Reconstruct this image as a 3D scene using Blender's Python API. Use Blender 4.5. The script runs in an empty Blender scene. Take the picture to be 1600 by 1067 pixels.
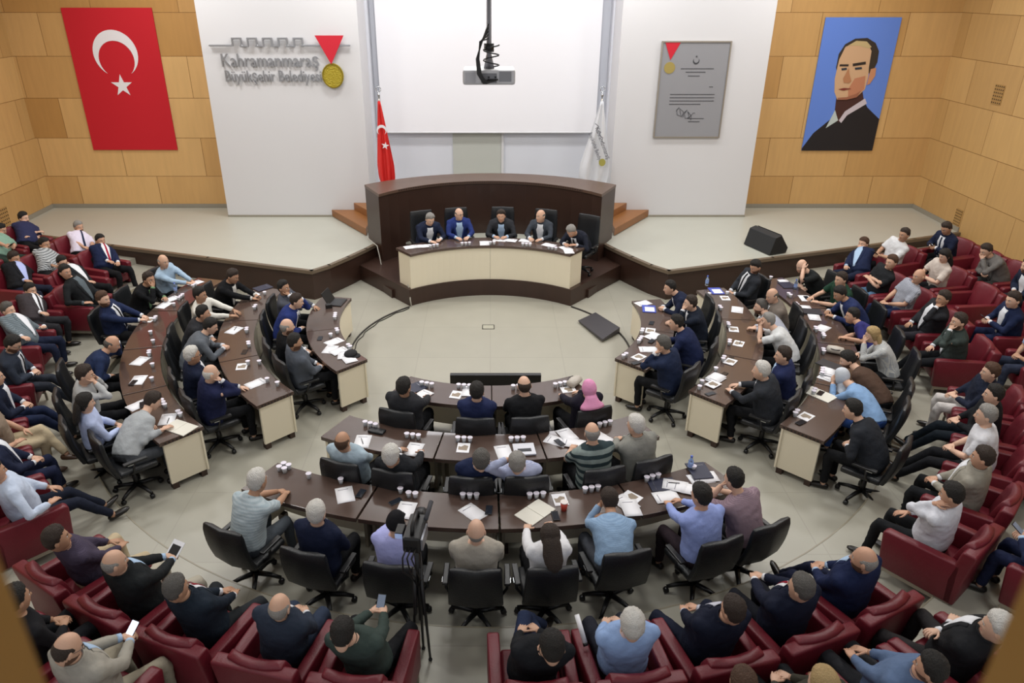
import bpy, bmesh, math, random
import numpy as np
from mathutils import Vector, Matrix, Euler
random.seed(7)
SC = bpy.context.scene
# ------------------------------------------------------------------ camera
F, CX, CY, TH, CH = 1142.0, 766.0, 533.5, math.radians(25.9), 6.0
cd = bpy.data.cameras.new('camera'); cam = bpy.data.objects.new('camera', cd)
SC.collection.objects.link(cam); SC.camera = cam
cam.location = (0, 0, CH); cam.rotation_euler = (math.pi/2 - TH, 0, 0)
cd.sensor_width = 36; cd.lens = F/1600*36; cd.shift_x = (800-CX)/1600
cd.clip_start = .05; cd.clip_end = 100
cd.dof.use_dof = True; cd.dof.focus_distance = 10; cd.dof.aperture_fstop = 2.2
# ------------------------------------------------------------------ world and lights
w = bpy.data.worlds.new('world'); SC.world = w; w.use_nodes = True
w.node_tree.nodes['Background'].inputs[0].default_value = (.93, .95, 1, 1)
w.node_tree.nodes['Background'].inputs[1].default_value = .42
def area(x, y, z, sx, sy, power, col=(1, .99, .965), rx=0.0, ry=0.0, spread=180):
    l = bpy.data.lights.new('ceiling_and_fill_lamp', 'AREA'); l.shape = 'RECTANGLE'; l.size = sx; l.size_y = sy
    l.energy = power; l.color = col; l.spread = math.radians(spread)
    o = bpy.data.objects.new('ceiling_and_fill_lamp', l); SC.collection.objects.link(o)
    o.location = (x, y, z); o.rotation_euler = (rx, ry, 0); return o
for x in (-7.5, -2.6, 2.6, 7.5):
    area(x, 16.6, 7.7, 1.6, .7, 88, (1, .99, .97))
for x, e in ((-6.8, 135), (0, 95), (6.8, 135)):
    area(x, 12.3, 7.7, 1.4, 1.4, e)
for x in (-6, 0, 6):
    area(x, 8.3, 7.7, 1.2, 1.2, 92)
for x in (-5, 5):
    area(x, 3.4, 7.6, 1.4, 1.2, 66, rx=math.radians(42))  # unseen fill added to brighten the projector's back and the podium front
for x in (-4.9, 4.8):
    area(x, 17.6, 7.6, 2.6, .25, 20, (.97, .98, 1), rx=math.radians(14))
area(0, 18.6, 7.6, 4.6, .3, 34, (.95, .95, 1), rx=math.radians(6))  # added lamp above the recess, brightens the projection screen
VS = SC.view_settings
VS.view_transform = 'Standard'; VS.look = 'None'; VS.gamma = 1; VS.use_curve_mapping = False
VS.exposure = 0.62
# ------------------------------------------------------------------ measuring helpers
s_, c_ = math.sin(TH), math.cos(TH)
def spot(u, v, z=0.0):
    dx = (u-CX)/F; dy = (v-CY)/F
    d = (dx, c_-dy*s_, -(s_+dy*c_)); t = (z-CH)/d[2]
    return Vector((d[0]*t, d[1]*t, z))
def onwall(u, v, y):
    dx = (u-CX)/F; dy = (v-CY)/F
    t = y/(c_-dy*s_); return Vector((dx*t, y, CH-(s_+dy*c_)*t))
CYY = 12.05
def pol(a, r, z=0.0):
    a = math.radians(a); return Vector((r*math.sin(a), CYY-r*math.cos(a), z))
def topol(p):
    return math.degrees(math.atan2(p.x, CYY-p.y)), math.hypot(p.x, CYY-p.y)
# ------------------------------------------------------------------ materials
def hexc(h):
    h = h.lstrip('#'); v = [int(h[i:i+2], 16)/255 for i in (0, 2, 4)]
    return tuple(((c+.055)/1.055)**2.4 if c > .04045 else c/12.92 for c in v)+(1,)
MC = {}
def mat(name, col='888888', rough=.6, metal=0, bump=0, bscale=40, var=0, trans=0, spec=.5, emit=0, kind='', coat=0):
    key = (name, col, kind)
    if key in MC: return MC[key]
    m = bpy.data.materials.new(name); m.use_nodes = True; MC[key] = m
    nt = m.node_tree; b = nt.nodes['Principled BSDF']; c = hexc(col)
    b.inputs['Base Color'].default_value = c; b.inputs['Roughness'].default_value = rough
    b.inputs['Metallic'].default_value = metal; b.inputs['Specular IOR Level'].default_value = spec
    b.inputs['Transmission Weight'].default_value = trans; b.inputs['Coat Weight'].default_value = coat
    if emit: b.inputs['Emission Color'].default_value = c; b.inputs['Emission Strength'].default_value = emit
    tc = nt.nodes.new('ShaderNodeTexCoord')
    if var:
        n = nt.nodes.new('ShaderNodeTexNoise'); n.inputs['Scale'].default_value = bscale*.3; n.inputs['Detail'].default_value = 4
        nt.links.new(tc.outputs['Object'], n.inputs['Vector'])
        mx = nt.nodes.new('ShaderNodeMix'); mx.data_type = 'RGBA'
        mx.inputs[6].default_value = tuple(x*(1-var) for x in c[:3])+(1,); mx.inputs[7].default_value = tuple(min(1, x*(1+var)) for x in c[:3])+(1,)
        nt.links.new(n.outputs['Fac'], mx.inputs[0]); nt.links.new(mx.outputs[2], b.inputs['Base Color'])
    if bump:
        n2 = nt.nodes.new('ShaderNodeTexNoise'); n2.inputs['Scale'].default_value = bscale; n2.inputs['Detail'].default_value = 3
        nt.links.new(tc.outputs['Object'], n2.inputs['Vector'])
        bp = nt.nodes.new('ShaderNodeBump'); bp.inputs['Strength'].default_value = bump; bp.inputs['Distance'].default_value = .02
        nt.links.new(n2.outputs['Fac'], bp.inputs['Height']); nt.links.new(bp.outputs['Normal'], b.inputs['Normal'])
    return m
def wave_pattern(m, cols, kind, scale):
    """stripes, checks or plaid woven into a cloth material"""
    nt = m.node_tree; b = nt.nodes['Principled BSDF']
    tc = nt.nodes.new('ShaderNodeTexCoord'); facs = []
    for d in (('Z',) if kind == 'stripe' else ('X', 'Z')):
        wv = nt.nodes.new('ShaderNodeTexWave'); wv.wave_type = 'BANDS'; wv.bands_direction = d
        wv.inputs['Scale'].default_value = scale; nt.links.new(tc.outputs['Object'], wv.inputs['Vector'])
        r = nt.nodes.new('ShaderNodeValToRGB'); r.color_ramp.elements[0].position = .45; r.color_ramp.elements[1].position = .6
        nt.links.new(wv.outputs['Fac'], r.inputs[0]); facs.append(r.outputs[0])
    out = facs[0]
    if len(facs) > 1:
        mm = nt.nodes.new('ShaderNodeMath'); mm.operation = 'MULTIPLY_ADD'; mm.inputs[1].default_value = .5; 
        m2 = nt.nodes.new('ShaderNodeMath'); m2.operation = 'MULTIPLY'; m2.inputs[1].default_value = .5
        nt.links.new(facs[1], m2.inputs[0]); nt.links.new(facs[0], mm.inputs[0]); nt.links.new(m2.outputs[0], mm.inputs[2]); out = mm.outputs[0]
    mx = nt.nodes.new('ShaderNodeMix'); mx.data_type = 'RGBA'
    mx.inputs[6].default_value = hexc(cols[0]); mx.inputs[7].default_value = hexc(cols[1])
    nt.links.new(out, mx.inputs[0]); nt.links.new(mx.outputs[2], b.inputs['Base Color'])
def cloth(col):
    """'1c2238' plain, or 'stripe:aaaaaa:333333:12'"""
    if ':' in col:
        k, a, b2, sc = col.split(':'); key = ('pcloth', col)
        if key in MC: return MC[key]
        m = mat('patterned_cloth', a, .9, bump=.5, bscale=14, kind=col, spec=.2); wave_pattern(m, (a, b2), k, float(sc)); MC[key] = m; return m
    return mat('cloth', col, .88, bump=.6, bscale=13, var=.12, spec=.2)
def dashed(kind):
    key = ('dash', kind)
    if key in MC: return MC[key]
    m = bpy.data.materials.new('slotted_edge'); m.use_nodes = True; nt = m.node_tree; b = nt.nodes['Principled BSDF']; MC[key] = m
    tc = nt.nodes.new('ShaderNodeTexCoord'); out = None
    if kind == 'radial':
        sb = nt.nodes.new('ShaderNodeVectorMath'); sb.operation = 'SUBTRACT'; sb.inputs[1].default_value = (0, 12.05, 0)
        ml = nt.nodes.new('ShaderNodeVectorMath'); ml.operation = 'MULTIPLY'; ml.inputs[1].default_value = (1, 1, 0)
        ln = nt.nodes.new('ShaderNodeVectorMath'); ln.operation = 'LENGTH'
        nt.links.new(tc.outputs['Object'], sb.inputs[0]); nt.links.new(sb.outputs[0], ml.inputs[0]); nt.links.new(ml.outputs[0], ln.inputs[0]); out = ln.outputs['Value']
    else:
        sp = nt.nodes.new('ShaderNodeSeparateXYZ'); nt.links.new(tc.outputs['Object'], sp.inputs[0])
        ad = nt.nodes.new('ShaderNodeMath'); ad.inputs[1].default_value = 20; nt.links.new(sp.outputs[0], ad.inputs[0]); out = ad.outputs[0]
    md = nt.nodes.new('ShaderNodeMath'); md.operation = 'MODULO'; md.inputs[1].default_value = .05
    gt = nt.nodes.new('ShaderNodeMath'); gt.operation = 'GREATER_THAN'; gt.inputs[1].default_value = .024
    nt.links.new(out, md.inputs[0]); nt.links.new(md.outputs[0], gt.inputs[0])
    mx = nt.nodes.new('ShaderNodeMix'); mx.data_type = 'RGBA'; mx.inputs[6].default_value = hexc('0c0907'); mx.inputs[7].default_value = hexc('4b342b')
    nt.links.new(gt.outputs[0], mx.inputs[0]); nt.links.new(mx.outputs[2], b.inputs['Base Color']); b.inputs['Roughness'].default_value = .6
    return m
def wood_panel(name, base, dark, bw, bh, rotate=False, off=(0, 0)):
    m = bpy.data.materials.new(name); m.use_nodes = True; nt = m.node_tree; b = nt.nodes['Principled BSDF']
    tc = nt.nodes.new('ShaderNodeTexCoord'); sp = nt.nodes.new('ShaderNodeSeparateXYZ'); cb = nt.nodes.new('ShaderNodeCombineXYZ')
    nt.links.new(tc.outputs['Object'], sp.inputs[0])
    nt.links.new(sp.outputs[1 if rotate else 0], cb.inputs[0]); nt.links.new(sp.outputs[2], cb.inputs[1])
    mp = nt.nodes.new('ShaderNodeMapping'); mp.inputs['Location'].default_value = (off[0], off[1], 0)
    nt.links.new(cb.outputs[0], mp.inputs[0])
    br = nt.nodes.new('ShaderNodeTexBrick'); br.inputs['Scale'].default_value = 1; br.inputs['Brick Width'].default_value = bw
    br.inputs['Row Height'].default_value = bh; br.inputs['Mortar Size'].default_value = .006; br.offset = .37; br.inputs['Bias'].default_value = 0
    br.inputs['Color1'].default_value = hexc(base); br.inputs['Color2'].default_value = hexc(dark); br.inputs['Mortar'].default_value = hexc('7a5528')
    nt.links.new(mp.outputs[0], br.inputs[0])
    n = nt.nodes.new('ShaderNodeTexNoise'); n.inputs['Scale'].default_value = 1.5; n.inputs['Detail'].default_value = 6
    ms = nt.nodes.new('ShaderNodeMapping'); ms.inputs['Scale'].default_value = (6, .7, 1)
    nt.links.new(cb.outputs[0], ms.inputs[0]); nt.links.new(ms.outputs[0], n.inputs['Vector'])
    rp = nt.nodes.new('ShaderNodeMapRange'); rp.inputs[3].default_value = .86; rp.inputs[4].default_value = 1.1
    nt.links.new(n.outputs['Fac'], rp.inputs[0])
    vm = nt.nodes.new('ShaderNodeVectorMath'); vm.operation = 'SCALE'
    nt.links.new(br.outputs['Color'], vm.inputs[0]); nt.links.new(rp.outputs[0], vm.inputs['Scale'])
    nt.links.new(vm.outputs[0], b.inputs['Base Color']); b.inputs['Roughness'].default_value = .5
    return m
M_WHITE = mat('white_paint', 'cfced0', .7)
M_DARK = mat('dark_walnut', '35221a', .42, var=.25, bscale=8, coat=.1)
M_TOP = mat('walnut_top', '4d3d36', .24, var=.18, bscale=10, coat=.4)
M_CREAM = mat('cream_laminate', 'e2d9c2', .4)
M_RED = mat('burgundy_leather', '641522', .46, bump=.15, bscale=60, var=.1)
M_BLK = mat('black_leather', '15171a', .42, bump=.2, bscale=60)
M_PLA = mat('black_plastic', '121214', .4)
M_CHR = mat('chrome', 'b9bcc0', .25, metal=1)
M_STEEL = mat('satin_metal', 'a8a094', .4, metal=.7)
M_PAPER = mat('paper', 'e6e6ea', .8)
M_GLASS = mat('clear_glass', 'f4f8fb', .04, trans=1)
# ------------------------------------------------------------------ object helpers
COL = SC.collection
def obj(name, V, Fa, m, parent=None, smooth=False, mi=None):
    me = bpy.data.meshes.new(name); me.from_pydata([tuple(v) for v in V], [], Fa)
    for x in (m if isinstance(m, (list, tuple)) else [m]): me.materials.append(x)
    if mi: me.polygons.foreach_set('material_index', mi)
    if smooth: me.polygons.foreach_set('use_smooth', [True]*len(Fa))
    me.update()
    o = bpy.data.objects.new(name, me); COL.objects.link(o)
    if parent: o.parent = parent
    return o
def tag(o, label=None, cat=None, group=None, kind=None):
    if label: o['label'] = label
    if cat: o['category'] = cat
    if group: o['group'] = group
    if kind: o['kind'] = kind
    return o
def thing(name, label, cat, loc=(0, 0, 0), rz=0, group=None):
    o = bpy.data.objects.new(name, None); COL.objects.link(o); o.empty_display_size = .1
    o.location = loc; o.rotation_euler = (0, 0, rz); return tag(o, label, cat, group)
def dup(root, loc, rz, label, group=None):
    def cp(o, par):
        c = o.copy(); COL.objects.link(c)
        if par: c.parent = par
        for ch in KIDS.get(o.name, []): cp(ch, c)
        return c
    r = cp(root, None); r.location = loc; r.rotation_euler = (0, 0, rz); r['label'] = label
    if group: r['group'] = group
    return r
KIDS = {}
def index_kids(root):
    for ch in [o for o in COL.objects if o.parent == root]:
        KIDS.setdefault(root.name, []).append(ch); index_kids(ch)
class MB:
    def __init__(s): s.V = []; s.F = []; s.I = []; s.m = 0
    def add(s, V, Fa):
        b = len(s.V); s.V += [Vector(v) for v in V]; s.F += [tuple(i+b for i in f) for f in Fa]; s.I += [s.m]*len(Fa); return s
    def box(s, x0, x1, y0, y1, z0, z1, M=None):
        V = [Vector(p) for p in ((x0, y0, z0), (x1, y0, z0), (x1, y1, z0), (x0, y1, z0), (x0, y0, z1), (x1, y0, z1), (x1, y1, z1), (x0, y1, z1))]
        if M is not None: V = [M @ v for v in V]
        return s.add(V, [(0, 3, 2, 1), (4, 5, 6, 7), (0, 1, 5, 4), (1, 2, 6, 5), (2, 3, 7, 6), (3, 0, 4, 7)])
    def tube(s, pts, rad, n=10, hint=(0, 1, 0), cap=True, close=False):
        pts = [Vector(p) for p in pts]; R = []; k = len(pts)
        for i, p in enumerate(pts):
            t = (pts[min(i+1, k-1)]-pts[max(i-1, 0)]).normalized()
            h = Vector(hint)
            if abs(t.dot(h)) > .97: h = Vector((1, 0, .01))
            sd = t.cross(h).normalized(); up = sd.cross(t)
            r = rad[i] if isinstance(rad, list) else rad
            rx, ry = r if isinstance(r, tuple) else (r, r)
            R.append([p+sd*(rx*math.cos(2*math.pi*j/n))+up*(ry*math.sin(2*math.pi*j/n)) for j in range(n)])
        return s.loft(R, cap)
    def loft(s, R, cap=True):
        n = len(R[0]); V = [v for r in R for v in r]; Fa = []
        for i in range(len(R)-1):
            for j in range(n):
                a = i*n+j; b = i*n+(j+1) % n; Fa.append((a, b, b+n, a+n))
        if cap: Fa.append(tuple(range(n-1, -1, -1))); Fa.append(tuple((len(R)-1)*n+j for j in range(n)))
        return s.add(V, Fa)
    def ball(s, c, r, n=10, m=6, M=None):
        c = Vector(c); rr = r if isinstance(r, (list, tuple)) else (r, r, r); R = []
        for i in range(m+1):
            ph = -math.pi/2+math.pi*(i+.02)/(m+.04)
            ring = [Vector((rr[0]*math.cos(ph)*math.cos(2*math.pi*j/n), rr[1]*math.cos(ph)*math.sin(2*math.pi*j/n), rr[2]*math.sin(ph))) for j in range(n)]
            R.append([(M @ q if M is not None else q)+c for q in ring])
        return s.loft(R)
    def prism(s, poly, z0, z1):
        n = len(poly); V = [(p[0], p[1], z0) for p in poly]+[(p[0], p[1], z1) for p in poly]
        return s.add(V, [tuple(range(n-1, -1, -1)), tuple(range(n, 2*n))]+[(i, (i+1) % n, (i+1) % n+n, i+n) for i in range(n)])
    def sector(s, a0, a1, ri, ro, z0, z1, n=14):
        ri = ri if callable(ri) else (lambda a, q=ri: q); ro = ro if callable(ro) else (lambda a, q=ro: q)
        R = []
        for i in range(n+1):
            a = a0+(a1-a0)*i/n
            R.append([pol(a, ri(a), z0), pol(a, ro(a), z0), pol(a, ro(a), z1), pol(a, ri(a), z1)])
        if a1 > a0: R = R[::-1]
        return s.loft(R)
    def build(s, name, m, parent=None, smooth=False, bevel=0):
        o = obj(name, s.V, s.F, m, parent, smooth, s.I if isinstance(m, (list, tuple)) else None)
        bm = bmesh.new(); bm.from_mesh(o.data); bmesh.ops.recalc_face_normals(bm, faces=bm.faces); bm.to_mesh(o.data); bm.free()
        if bevel:
            b = o.modifiers.new('bevel', 'BEVEL'); b.width = bevel; b.segments = 2; b.limit_method = 'ANGLE'
        return o
def struct(name, mb, m, **k): return tag(mb.build(name, m, **k), kind='structure')
# ------------------------------------------------------------------ room shell
XL, XR, YB, ZS, ZC = -11.75, 11.35, 19.25, .65, 7.8
T1, T2, T3 = .12, .27, .42
fm = mat('speckled_floor', 'a29f92', .38, var=.06, bscale=8)
nt = fm.node_tree; b = nt.nodes['Principled BSDF']
src = b.inputs['Base Color'].links[0].from_socket
tc = nt.nodes.new('ShaderNodeTexCoord'); br = nt.nodes.new('ShaderNodeTexBrick'); br.offset = 0
br.inputs['Scale'].default_value = 1; br.inputs['Brick Width'].default_value = 1.3; br.inputs['Row Height'].default_value = 1.3
br.inputs['Mortar Size'].default_value = .008; br.inputs['Color1'].default_value = (1, 1, 1, 1); br.inputs['Color2'].default_value = (.95, .95, .95, 1); br.inputs['Mortar'].default_value = (.86, .86, .86, 1)
nt.links.new(tc.outputs['Object'], br.inputs[0])
mx = nt.nodes.new('ShaderNodeMix'); mx.data_type = 'RGBA'; mx.blend_type = 'MULTIPLY'; mx.inputs[0].default_value = 1
nt.links.new(src, mx.inputs[6]); nt.links.new(br.outputs[0], mx.inputs[7]); nt.links.new(mx.outputs[2], b.inputs['Base Color'])
struct('floor', MB().box(XL-.3, XR+.3, -2, YB+1.4, -.2, 0), fm)
def tier(name, r, z0, z1):
    mb = MB(); n = 64; R = []
    for i in range(n+1):
        a = -118+236*i/n; q = math.radians(a)
        far = min((XR if a > 0 else -XL)/max(abs(math.sin(q)), 1e-3), 13.9/max(math.cos(q), 1e-3) if math.cos(q) > 0 else 99)
        if math.cos(q) < 0: far = min(far, 5.0/abs(math.cos(q))+.0)
        far = max(far, r+.05)
        R.append([pol(a, r, z0), pol(a, far, z0), pol(a, far, z1), pol(a, r, z1)])
    return struct(name, mb.loft(R), fm)
tier('floor_tier_front', 6.62, 0, T1); tier('floor_tier_middle', 7.86, T1, T2); tier('floor_tier_rear', 8.98, T2, T3)
for nm, r, z in (('trim_1', 6.62, T1), ('trim_2', 7.86, T2), ('trim_3', 8.98, T3)):
    struct(nm, MB().sector(-112, 112, r-.008, r+.008, z-.05, z+.003, 60), mat('step_nosing', '8d8674', .4))
WB = wood_panel('back_wall_veneer', 'd6ae74', 'b4874c', 2.1, .985, off=(.4, .47))
WS = wood_panel('side_wall_veneer', 'cba56c', 'b6905a', 1.75, .985, True, off=(.4, .47))
struct('wall_back', MB().box(XL, -6.6, YB, YB+.2, 0, ZC).box(6.4, XR, YB, YB+.2, 0, ZC), WB)
struct('wall_left', MB().box(XL-.2, XL, -2, YB+.2, 0, ZC), WS)
struct('wall_right', MB().box(XR, XR+.2, -2, YB+.2, 0, ZC), WS)
struct('ceiling', MB().box(XL-.2, XR+.2, 1.0, YB+1.3, ZC, ZC+.2), M_WHITE)
struct('wall_panel_left', MB().box(-6.76, -3.06, 18.4, YB+.3, ZS, ZC), M_WHITE)
struct('wall_panel_right', MB().box(3.04, 6.56, 18.4, YB+.3, ZS, ZC), M_WHITE)
struct('wall_recess', MB().box(-3.3, 3.3, 19.9, 20.1, 0, ZC).box(-3.4, -3.0, 19.5, 20.0, 0, ZC).box(3.0, 3.4, 19.5, 20.0, 0, ZC), mat('recess_paint', 'd6d8e0', .6))
struct('trim_4', MB().box(.30, .36, 19.84, 19.9, ZS, 3.2), M_WHITE)
struct('trim_5', MB().box(-1.0, .30, 19.87, 19.9, ZS, 3.2), mat('recess_panel', 'b9bbb4', .6))
bm_ = mat('baseboard', '8f8a7d', .5)
struct('baseboard_left', MB().box(XL, XL+.03, 17.2, YB, ZS, ZS+.11), bm_)
struct('baseboard_right', MB().box(XR-.03, XR, 17.1, YB, ZS, ZS+.11), bm_)
struct('baseboard_back', MB().box(XL, -6.77, YB-.03, YB, ZS, ZS+.11).box(6.57, XR, YB-.03, YB, ZS, ZS+.11).box(-6.76, -3.06, 18.37, 18.4, ZS, ZS+.05).box(3.04, 6.56, 18.37, 18.4, ZS, ZS+.05), bm_)
# stage slab with its dark front
left = [(XL, 17.15), (-10.0, 16.52), (-8.68, 16.04), (-6.2, 15.2), (-3.73, 14.37), (-3.42, 14.72), (-3.1, 15.25), (-2.8, 15.8), (-2.56, 16.3)]
right = [(-x if i else XR, y) for i, (x, y) in enumerate(left)]; right[0] = (XR, 17.02)
stage = left+[(2.56, 16.3)]+right[::-1][1:]+[(XR, 20.3), (XL, 20.3)]
sm = mat('stage_floor', 'b1b1a6', .4, var=.04, bscale=6)
struct('stage_floor', MB().prism(stage, .6, ZS), sm)
struct('stage_front', MB().prism([(x, y+.02) for x, y in left]+[(-2.56, 20.2), (XL, 20.2)], 0, .6), M_DARK)
struct('stage_front.001', MB().prism([(x, y+.02) for x, y in right]+[(2.56, 20.2), (XR, 20.2)], 0, .6), M_DARK)
lip = MB()
for P in (left, right):
    for i in range(len(P)-1):
        a, b2 = Vector(P[i]+(0,)), Vector(P[i+1]+(0,)); d = (b2-a).normalized(); nrm = Vector((d.y, -d.x, 0))
        if nrm.y > 0: nrm = -nrm
        q = [a-d*.02, b2+d*.02, b2+d*.02-nrm*.09, a-d*.02-nrm*.09]; q = [p+nrm*.02 for p in q]
        lip.prism([(p.x, p.y) for p in q], ZS-.06, ZS+.012)
struct('trim_6', lip, mat('stage_edge_trim', '6a5c4c', .45))
# podium platform, steps
struct('podium_platform', MB().sector(180-40, 180+40, 2.6, 5.0, 0, .36, 24), M_DARK)
struct('podium_platform_back', MB().prism([(-2.75, 15.4), (2.75, 15.4), (2.75, 17.4), (-2.75, 17.4)], 0, .355), M_DARK)
for sgn in (-1, 1):
    struct('podium_step', MB().prism([(sgn*x, y) for x, y in ((2.72, 15.42), (2.1, 14.48), (1.76, 14.75), (2.4, 15.8), (2.72, 15.8))], 0, .18), M_DARK)
# curved high back wall of the podium (a solid counter)
def arc(cx, cy, R, xh, n=20):
    a = math.asin(xh/R); return [(cx+R*math.sin(-a+2*a*i/n), cy+R*math.cos(-a+2*a*i/n)) for i in range(n+1)]
fr = arc(0, 13.97, 3.05, 2.45); rr_ = arc(0, 13.56, 4.18, 2.87)
bw = thing('curved_podium_wall', 'high curved dark wooden screen wall behind the podium desk', 'podium wall')
n = len(fr); body = MB(); R = [[Vector(fr[i]+(.3,)), Vector(rr_[i]+(.3,)), Vector(rr_[i]+(1.86,)), Vector(fr[i]+(1.86,))] for i in range(n)]
body.loft(R).build('curved_body', M_DARK, bw)
cap_ = MB(); R = []
for i in range(n):
    f, r = Vector(fr[i]+(0,)), Vector(rr_[i]+(0,)); d = (r-f).normalized()*.03
    a, b2 = f-d, r+d; R.append([Vector((a.x, a.y, 1.86)), Vector((b2.x, b2.y, 1.86)), Vector((b2.x, b2.y, 1.92)), Vector((a.x, a.y, 1.92))])
cap_.loft(R).build('top_ledge', mat('walnut_ledge', '5a463a', .35, var=.15, bscale=10), bw)
R = []
for i in range(2, n-2):
    p = Vector(fr[i]); d = (Vector(rr_[i])-p).normalized(); q = p-d*.0335; q2 = p-d*.029
    R.append([Vector((q.x, q.y, 1.878)), Vector((q2.x, q2.y, 1.878)), Vector((q2.x, q2.y, 1.902)), Vector((q.x, q.y, 1.902))])
MB().loft(R).build('vent_slots', dashed('x'), bw)
# wooden steps beside the podium wall
OAK = mat('oak_step', '8a5a2e', .4, var=.2, bscale=6)
for sgn, sd in ((-1, 'left'), (1, 'right')):
    t = thing('wooden_steps', 'pair of brown wooden steps at %s end of the podium wall' % sd, 'steps', (0, 0, 0), 0, 'wooden steps by the podium')
    MB().prism([(sgn*x, y) for x, y in ((4.08, 18.39), (2.95, 16.75), (2.95, 18.39))], ZS+.013, ZS+.19).build('tread', OAK, t, bevel=.008)
    MB().prism([(sgn*x, y) for x, y in ((3.5, 18.39), (2.95, 17.55), (2.95, 18.39))], ZS+.19, ZS+.37).build('tread', OAK, t, bevel=.008)
# ------------------------------------------------------------------ desks
def rf(b, s): return lambda a: b+(s-b)*math.sin(math.radians(a))**2
RING = {1: (rf(2.73, 2.66), rf(3.32, 3.22)), 2: (rf(4.02, 4.08), rf(4.62, 4.66)), 3: (rf(5.27, 5.52), rf(5.87, 6.1))}
def desk(ring, a0, a1, label, z0=0, ends=(0, 0), group='curved walnut desk units', R=None):
    ri, ro = R or RING[ring]
    t = thing('curved_desk', label, 'desk', (0, 0, z0), 0, group)
    MB().sector(a0, a1, ri, ro, .705, .76).build('tabletop', M_TOP, t, bevel=.004)
    MB().sector(a0, a1, lambda a: ri(a)+.03, lambda a: ri(a)+.055, .0 if z0 else .09, .705).build('front_panel', M_CREAM, t)
    for k, (a, e) in enumerate(((a0, ends[0]), (a1, ends[1]))):
        s1 = 1 if (a1 > a0) == (k == 0) else -1
        th = math.degrees(.035/ri(a))*s1; ins = math.degrees(.02/ri(a))*s1
        wd = (lambda q: ro(q)-.05) if e else (lambda q: ri(q)+.30)
        MB().sector(a+ins, a+ins+th, lambda q: ri(q)+.056, wd, .0 if z0 else .09, .703, 1).build('side_panel', M_CREAM if e else mat('grey_laminate', '8d8474', .45), t)
        if not z0:
            f = MB(); f.sector(a+ins, a+ins+th*2.4, lambda q: ri(q)+.06, lambda q: ri(q)+.14, 0, .088, 1)
            f.build('foot', M_DARK, t)
            if e: MB().sector(a+ins, a+ins+th*2.4, lambda q: ro(q)-.14, lambda q: ro(q)-.06, 0, .088, 1).build('foot', M_DARK, t)
        if e and not z0:
            o_ = math.degrees(.003/ri(a))*-s1
            MB().sector(a+o_, a, ri(a)+.04, ro(a)-.04, .718, .742, 1).build('vent_slots', dashed('radial'), t)
    return t
def desks(ring, cuts, what, frm, g):
    ordn = ['first', 'second', 'third', 'fourth']
    for i in range(len(cuts)-1):
        a0, a1 = cuts[i], cuts[i+1]; sg = 1 if a1 > a0 else -1
        desk(ring, a0+sg*.12 if i else a0, a1-sg*.12 if i < len(cuts)-2 else a1,
             'walnut-topped cream desk unit, %s %s of the %s' % (ordn[i], frm, what), 0, (i == 0, i == len(cuts)-2), g)
desks(1, (-103, -74, -45.5), 'left inner desk', 'from the stage', 'desk units left inner')
desks(2, (-104.5, -84.5, -64.5, -44.3), 'left middle desk', 'from the stage', 'desk units left middle')
desks(3, (-106, -90, -75, -60, -44.8), 'left outer desk', 'from the stage', 'desk units left outer')
desks(1, (100, 73, 46.5), 'right inner desk', 'from the stage', 'desk units right inner')
desks(2, (104, 85, 65, 45), 'right middle desk', 'from the stage', 'desk units right middle')
desks(3, (106, 91, 76.5, 61, 45.6), 'right outer desk', 'from the stage', 'desk units right outer')
desks(1, (-26, .4, 26), 'short front desk', 'from the left', 'desk units front')
desks(2, (-28.3, -8.7, 8.7, 28.3), 'centre middle desk', 'from the left', 'desk units centre')
desks(3, (-29.2, -14.4, 1, 16.5, 29.6), 'centre rear desk', 'from the left', 'desk units rear')
pdR = (lambda a: 2.6, lambda a: 3.15)
for a0, a1, sd in ((-180-38.5, -180, 'left'), (-180, -180+38.5, 'right')):
    pass
desk(0, 180+38.5, 180.05, 'cream-fronted podium desk half under the two people on the left', .36, (1, 0), 'podium desk halves', pdR)
desk(0, 179.95, 180-38.5, 'cream-fronted podium desk half under the two people on the right', .36, (0, 1), 'podium desk halves', pdR)
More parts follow.
